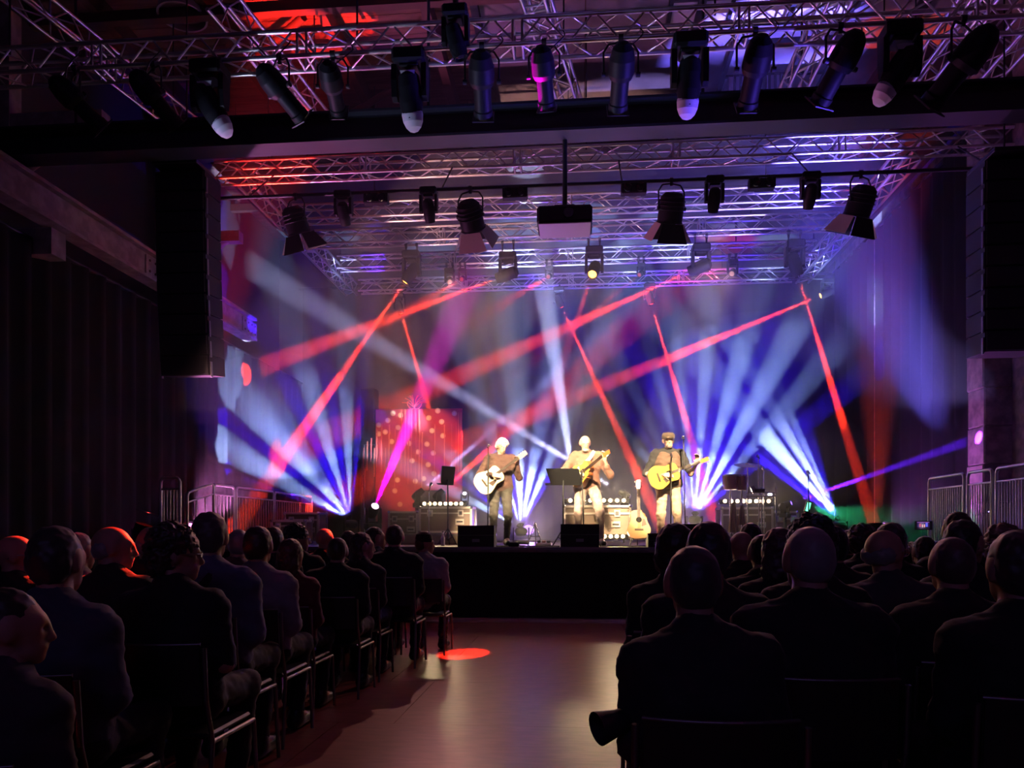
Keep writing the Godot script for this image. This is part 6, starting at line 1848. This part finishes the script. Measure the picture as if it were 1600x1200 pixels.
func players():
	# white-haired guitarist
	var z = 12.95
	var p = at_pixel(782, 850, z)
	var base = Vector3(p.x, STAGE, -z)
	var s = 1.05
	var j = {"elL": Vector3(-0.33, 1.16, 0.06), "wrL": Vector3(-0.13, 1.13, 0.26), "elR": Vector3(0.3, 1.1, 0.06), "wrR": Vector3(0.27, 1.29, 0.16), "head": Vector3(0.02, 1.595, 0.045), "knR": Vector3(0.12, 0.5, 0.06), "anR": Vector3(0.1, 0.09, 0.05), "toR": Vector3(0.12, 0.05, 0.24)}
	player("white-haired guitarist in a dark sweater looking down at his guitar", base, 0.12, s, {"set": j, "yaw": 0.5, "nod": -0.35, "sleeve": 0.92, "shirt": [0.05, 0.02, 0.015], "legs": [0.05, 0.045, 0.04], "hair": [["swept", [0.62, 0.58, 0.5]]], "hands": [[j["wrL"], Vector3(1, -0.15, 0.05), Vector3(-0.1, 0.25, 1), 0.45, 1.0], [j["wrR"], Vector3(-0.1, 1, 0.1), Vector3(0.2, -0.1, -1), 0.65, 1.0]]})
	guitar("pale topped acoustic guitar held by the white-haired guitarist", base + Vector3(-0.1, 1.1, 0.235) * 1.05, 0.0, 0.63, {"top": [0.75, 0.66, 0.46], "side": [0.5, 0.34, 0.16]})
	# bald bearded player in the middle
	z = 12.97
	p = at_pixel(917, 850, z)
	base = Vector3(p.x, STAGE, -z)
	j = {"elL": Vector3(-0.36, 1.17, 0.08), "wrL": Vector3(-0.12, 1.12, 0.25), "elR": Vector3(0.36, 1.1, 0.1), "wrR": Vector3(0.27, 1.33, 0.22), "head": Vector3(-0.03, 1.6, 0.06), "knR": Vector3(0.2, 0.53, 0.18), "anR": Vector3(0.22, 0.09, 0.06), "toR": Vector3(0.26, 0.05, 0.24), "knL": Vector3(-0.13, 0.52, 0.1), "anL": Vector3(-0.12, 0.09, -0.02)}
	player("bald bearded player in a brown shirt with a pale strap in the middle", base, 0.0, 1.07, {"set": j, "yaw": 0.15, "nod": -0.3, "sleeve": 0.6, "thick": 1.06, "shirt": [0.16, 0.07, 0.05], "legs": [0.3, 0.22, 0.2], "hair": [["beard", [0.4, 0.33, 0.26]]], "strap": [Vector3(-0.13, 1.2, 0.18), Vector3(0.04, 1.36, 0.16), Vector3(0.1, 1.47, 0.06), Vector3(0.12, 1.48, -0.04), Vector3(0.1, 1.38, -0.13)], "strap_colour": [0.6, 0.52, 0.36], "hands": [[j["wrL"], Vector3(1, -0.1, 0.15), Vector3(-0.1, 0.3, 1), 0.45, 1.0], [j["wrR"], Vector3(0.05, 1, 0.3), Vector3(0.5, -0.1, -0.8), 0.65, 1.0]]})
	guitar("small sunburst guitar held by the bald middle player", base + Vector3(-0.06, 1.15, 0.25) * 1.07, -0.9, 0.42, {"top": [0.72, 0.36, 0.05], "side": [0.3, 0.08, 0.02], "cutaway": true})
	# player in the flat cap
	z = 12.95
	p = at_pixel(1044, 850, z)
	base = Vector3(p.x, STAGE, -z)
	j = {"elL": Vector3(-0.34, 1.1, 0.04), "wrL": Vector3(-0.09, 1.07, 0.25), "elR": Vector3(0.33, 1.1, 0.08), "wrR": Vector3(0.4, 1.24, 0.2), "head": Vector3(0.0, 1.6, 0.02), "knR": Vector3(0.13, 0.51, 0.05), "anR": Vector3(0.16, 0.09, 0.0)}
	player("player in a flat cap and waistcoat with a yellow guitar", base, 0.0, 1.09, {"set": j, "yaw": 0.1, "nod": 0.02, "sleeve": 0.0, "shirt": [0.012, 0.011, 0.014], "vest": [0.09, 0.05, 0.035], "legs": [0.45, 0.32, 0.24], "cap": true, "glasses": true, "hair": [["beard", [0.2, 0.14, 0.1]]], "hands": [[j["wrL"], Vector3(1, -0.05, 0.05), Vector3(-0.1, 0.3, 1), 0.4, 1.0], [j["wrR"], Vector3(0.05, 1, 0.15), Vector3(0.3, -0.1, -1), 0.65, 1.0]]})
	guitar("yellow acoustic guitar held by the player in the flat cap", base + Vector3(-0.02, 1.09, 0.24) * 1.09, 0.0, 0.36, {"top": [0.8, 0.5, 0.05], "side": [0.4, 0.16, 0.04]})

func audience():
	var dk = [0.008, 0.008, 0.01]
	var grey = [0.22, 0.2, 0.19]
	var brown = [0.03, 0.018, 0.012]
	# left of the aisle: px, y of the crown, metres towards the stage
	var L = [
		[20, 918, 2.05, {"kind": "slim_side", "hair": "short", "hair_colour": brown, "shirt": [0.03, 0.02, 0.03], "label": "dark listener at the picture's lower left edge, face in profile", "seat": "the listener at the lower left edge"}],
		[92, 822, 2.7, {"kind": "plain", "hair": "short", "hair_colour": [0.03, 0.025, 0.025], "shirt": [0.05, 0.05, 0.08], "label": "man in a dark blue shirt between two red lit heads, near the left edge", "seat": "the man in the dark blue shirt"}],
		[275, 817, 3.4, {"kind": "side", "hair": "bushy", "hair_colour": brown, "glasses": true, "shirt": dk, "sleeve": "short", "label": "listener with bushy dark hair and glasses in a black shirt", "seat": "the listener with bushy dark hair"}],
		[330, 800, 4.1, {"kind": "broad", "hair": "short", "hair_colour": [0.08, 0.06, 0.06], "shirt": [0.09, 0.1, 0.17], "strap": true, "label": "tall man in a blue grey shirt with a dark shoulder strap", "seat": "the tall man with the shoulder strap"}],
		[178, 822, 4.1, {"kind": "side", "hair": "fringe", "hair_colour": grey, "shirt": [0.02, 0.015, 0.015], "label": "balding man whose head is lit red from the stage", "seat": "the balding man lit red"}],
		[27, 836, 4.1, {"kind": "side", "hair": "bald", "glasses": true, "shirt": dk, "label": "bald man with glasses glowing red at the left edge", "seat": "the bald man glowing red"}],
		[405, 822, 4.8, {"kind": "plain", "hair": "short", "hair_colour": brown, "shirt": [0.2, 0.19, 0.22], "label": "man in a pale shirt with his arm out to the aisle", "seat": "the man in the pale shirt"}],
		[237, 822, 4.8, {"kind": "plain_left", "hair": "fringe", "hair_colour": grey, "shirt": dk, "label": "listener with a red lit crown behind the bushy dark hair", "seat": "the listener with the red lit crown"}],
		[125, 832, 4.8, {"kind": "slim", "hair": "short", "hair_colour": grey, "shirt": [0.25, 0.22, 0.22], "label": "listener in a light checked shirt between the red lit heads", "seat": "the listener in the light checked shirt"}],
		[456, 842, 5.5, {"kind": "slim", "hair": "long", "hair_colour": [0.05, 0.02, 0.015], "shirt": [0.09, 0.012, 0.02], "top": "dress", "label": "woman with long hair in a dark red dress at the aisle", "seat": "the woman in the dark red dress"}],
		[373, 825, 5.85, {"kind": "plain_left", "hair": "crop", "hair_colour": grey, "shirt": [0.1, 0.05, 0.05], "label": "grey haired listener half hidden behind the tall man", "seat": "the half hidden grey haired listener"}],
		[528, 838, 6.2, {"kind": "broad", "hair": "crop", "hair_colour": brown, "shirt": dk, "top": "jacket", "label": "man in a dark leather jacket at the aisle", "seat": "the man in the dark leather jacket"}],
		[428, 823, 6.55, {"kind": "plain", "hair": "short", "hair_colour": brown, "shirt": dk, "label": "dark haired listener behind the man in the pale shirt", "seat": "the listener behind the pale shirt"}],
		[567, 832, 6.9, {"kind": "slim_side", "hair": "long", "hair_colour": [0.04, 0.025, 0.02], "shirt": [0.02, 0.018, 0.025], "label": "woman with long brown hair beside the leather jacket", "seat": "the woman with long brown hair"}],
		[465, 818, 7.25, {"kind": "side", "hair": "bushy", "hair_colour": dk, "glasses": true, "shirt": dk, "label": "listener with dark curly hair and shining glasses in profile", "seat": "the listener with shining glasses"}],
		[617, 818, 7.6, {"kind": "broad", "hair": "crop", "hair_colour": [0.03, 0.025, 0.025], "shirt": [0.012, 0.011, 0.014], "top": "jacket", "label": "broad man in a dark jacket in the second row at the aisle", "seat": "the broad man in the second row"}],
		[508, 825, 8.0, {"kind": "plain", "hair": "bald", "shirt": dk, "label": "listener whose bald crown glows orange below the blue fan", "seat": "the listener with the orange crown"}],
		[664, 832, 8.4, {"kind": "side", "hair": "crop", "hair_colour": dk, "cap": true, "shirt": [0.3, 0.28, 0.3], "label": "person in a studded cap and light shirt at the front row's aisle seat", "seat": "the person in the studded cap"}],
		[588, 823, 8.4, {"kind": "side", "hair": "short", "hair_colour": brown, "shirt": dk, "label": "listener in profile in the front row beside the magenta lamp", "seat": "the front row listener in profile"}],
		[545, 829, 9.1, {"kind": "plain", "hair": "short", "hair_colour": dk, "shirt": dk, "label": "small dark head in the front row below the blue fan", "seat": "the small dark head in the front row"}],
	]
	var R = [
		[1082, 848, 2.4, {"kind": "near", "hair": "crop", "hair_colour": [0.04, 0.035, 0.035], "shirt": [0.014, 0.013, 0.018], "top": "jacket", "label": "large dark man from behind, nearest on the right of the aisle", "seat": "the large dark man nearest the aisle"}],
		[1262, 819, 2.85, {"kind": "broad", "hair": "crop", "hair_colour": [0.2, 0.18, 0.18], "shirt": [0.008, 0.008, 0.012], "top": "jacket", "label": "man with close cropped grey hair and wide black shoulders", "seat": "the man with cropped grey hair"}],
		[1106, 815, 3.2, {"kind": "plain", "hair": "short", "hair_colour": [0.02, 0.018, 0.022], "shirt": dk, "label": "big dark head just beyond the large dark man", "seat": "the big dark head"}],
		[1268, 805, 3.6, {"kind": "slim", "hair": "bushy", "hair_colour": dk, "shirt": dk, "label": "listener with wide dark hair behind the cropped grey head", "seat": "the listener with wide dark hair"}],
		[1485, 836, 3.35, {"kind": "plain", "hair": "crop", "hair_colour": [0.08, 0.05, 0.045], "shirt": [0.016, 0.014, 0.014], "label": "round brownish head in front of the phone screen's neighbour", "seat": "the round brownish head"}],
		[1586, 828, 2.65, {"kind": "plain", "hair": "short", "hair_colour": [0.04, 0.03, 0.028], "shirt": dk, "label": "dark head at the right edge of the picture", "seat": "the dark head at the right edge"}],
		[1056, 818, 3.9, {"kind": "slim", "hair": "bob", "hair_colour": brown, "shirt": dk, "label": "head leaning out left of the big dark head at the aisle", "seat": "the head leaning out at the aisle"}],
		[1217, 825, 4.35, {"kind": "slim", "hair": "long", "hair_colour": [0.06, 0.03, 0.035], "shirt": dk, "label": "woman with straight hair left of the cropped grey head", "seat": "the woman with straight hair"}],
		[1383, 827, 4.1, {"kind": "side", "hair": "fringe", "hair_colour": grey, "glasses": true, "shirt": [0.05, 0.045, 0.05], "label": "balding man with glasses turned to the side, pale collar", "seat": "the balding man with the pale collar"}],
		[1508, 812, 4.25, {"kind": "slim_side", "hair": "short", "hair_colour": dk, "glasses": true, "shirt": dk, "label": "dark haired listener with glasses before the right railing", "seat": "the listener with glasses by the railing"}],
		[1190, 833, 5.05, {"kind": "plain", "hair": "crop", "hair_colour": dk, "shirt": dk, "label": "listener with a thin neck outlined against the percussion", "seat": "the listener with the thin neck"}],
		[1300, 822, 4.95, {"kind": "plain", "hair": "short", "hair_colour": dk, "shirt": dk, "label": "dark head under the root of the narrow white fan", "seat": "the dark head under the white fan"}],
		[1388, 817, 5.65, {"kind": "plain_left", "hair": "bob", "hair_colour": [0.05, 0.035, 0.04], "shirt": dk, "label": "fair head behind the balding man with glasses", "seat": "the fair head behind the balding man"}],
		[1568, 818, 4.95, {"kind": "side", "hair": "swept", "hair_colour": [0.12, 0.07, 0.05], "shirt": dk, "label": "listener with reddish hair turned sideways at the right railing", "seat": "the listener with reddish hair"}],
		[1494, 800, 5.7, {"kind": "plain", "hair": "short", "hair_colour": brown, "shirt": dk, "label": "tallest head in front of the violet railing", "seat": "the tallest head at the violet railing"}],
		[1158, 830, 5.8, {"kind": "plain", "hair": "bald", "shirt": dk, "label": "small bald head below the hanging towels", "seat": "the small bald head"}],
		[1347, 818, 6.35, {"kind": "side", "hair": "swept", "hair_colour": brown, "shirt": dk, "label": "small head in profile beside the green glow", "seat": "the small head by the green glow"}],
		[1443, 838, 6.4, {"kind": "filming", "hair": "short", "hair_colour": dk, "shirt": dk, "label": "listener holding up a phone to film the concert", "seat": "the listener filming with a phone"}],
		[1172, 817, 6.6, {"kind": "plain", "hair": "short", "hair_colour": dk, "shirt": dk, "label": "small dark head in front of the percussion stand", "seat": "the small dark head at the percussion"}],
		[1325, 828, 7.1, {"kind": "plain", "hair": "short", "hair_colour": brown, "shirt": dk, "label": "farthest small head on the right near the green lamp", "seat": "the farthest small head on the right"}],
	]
	for q in L: listener(q[0], q[1], q[2], q[3])
	var filming
	for q in R:
		var t = listener(q[0], q[1], q[2], q[3])
		if q[3]["kind"] == "filming": filming = t
	# the phone in the raised hands
	var pp = at_pixel(1443, 821, 6.78)
	var ph = thing("mobile_phone", "lit phone held up by the listener filming the stage", "phone", pp)
	var g = G.new(); g.box(Vector3.ZERO, Vector3(0.145, 0.075, 0.009), Basis(), 0.003); part(ph, "phone_case", g, mats["fixture black"])
	var im = Image.create(64, 32, false, Image.FORMAT_RGB8)
	im.fill(Color(0.16, 0.06, 0.3))
	im.fill_rect(Rect2i(0, 24, 64, 8), Color(0.05, 0.03, 0.1)); im.fill_rect(Rect2i(12, 8, 10, 14), Color(0.7, 0.15, 0.25)); im.fill_rect(Rect2i(26, 12, 5, 12), Color(0.95, 0.75, 0.6)); im.fill_rect(Rect2i(36, 12, 5, 12), Color(1.0, 0.7, 0.6)); im.fill_rect(Rect2i(44, 4, 12, 18), Color(0.4, 0.4, 0.95)); im.fill_rect(Rect2i(0, 0, 64, 4), Color(0.5, 0.3, 0.6))
	var sm = mat("phone screen", [0.02, 0.02, 0.02], 0.2)
	sm.emission_enabled = true
	sm.emission_operator = BaseMaterial3D.EMISSION_OP_MULTIPLY
	sm.emission = Color.WHITE
	sm.emission_texture = ImageTexture.create_from_image(im)
	sm.emission_energy_multiplier = 0.9
	var qm = QuadMesh.new(); qm.size = Vector2(0.1, 0.062)
	part(ph, "screen", qm, sm, Transform3D(Basis(), Vector3(-0.005, 0, 0.0055)))
	glow_omni(ph, pp + Vector3(0, 0, 0.04), [0.7, 0.5, 0.9], 0.004, 0.03)
	# hooded camera lens beside the nearest man
	var lp = at_pixel(985, 1122, 2.35)
	var le = thing("camera_lens", "dark camera lens with a flared hood sticking out beside the large man", "camera", lp)
	var dd = (at_pixel(936, 1138, 2.3) - lp).normalized()
	var xf = Transform3D(along(dd), Vector3.ZERO)
	var g1 = G.new(); g1.lathe([Vector2(0, -0.06), Vector2(0.034, -0.06), Vector2(0.036, 0.02), Vector2(0.038, 0.03), Vector2(0.038, 0.05), Vector2(0, 0.05)], xf, 16); part(le, "lens_barrel", g1, mats["fixture black"])
	g1 = G.new(); g1.lathe([Vector2(0.037, 0.04), Vector2(0.052, 0.115), Vector2(0.049, 0.115), Vector2(0.034, 0.045), Vector2(0, 0.045)], xf, 18); part(le, "lens_hood", g1, mats["speaker black"])
	g1 = G.new(); g1.box(Vector3.ZERO, Vector3(0.14, 0.1, 0.06), Basis(), 0.015); part(le, "camera_body", g1, mats["fixture black"], Transform3D(along(dd) * Basis(Vector3.RIGHT, PI / 2), -dd * 0.08))
	var strap = G.new(); strap.path(spline([-dd * 0.08 + Vector3(0.05, 0.03, 0), Vector3(0.16, 0.12, -0.05), Vector3(0.2, 0.3, -0.1), Vector3(0.2, 0.5, -0.12)], 5), 0.008, 5); part(le, "neck_strap", strap, mats["black metal"])
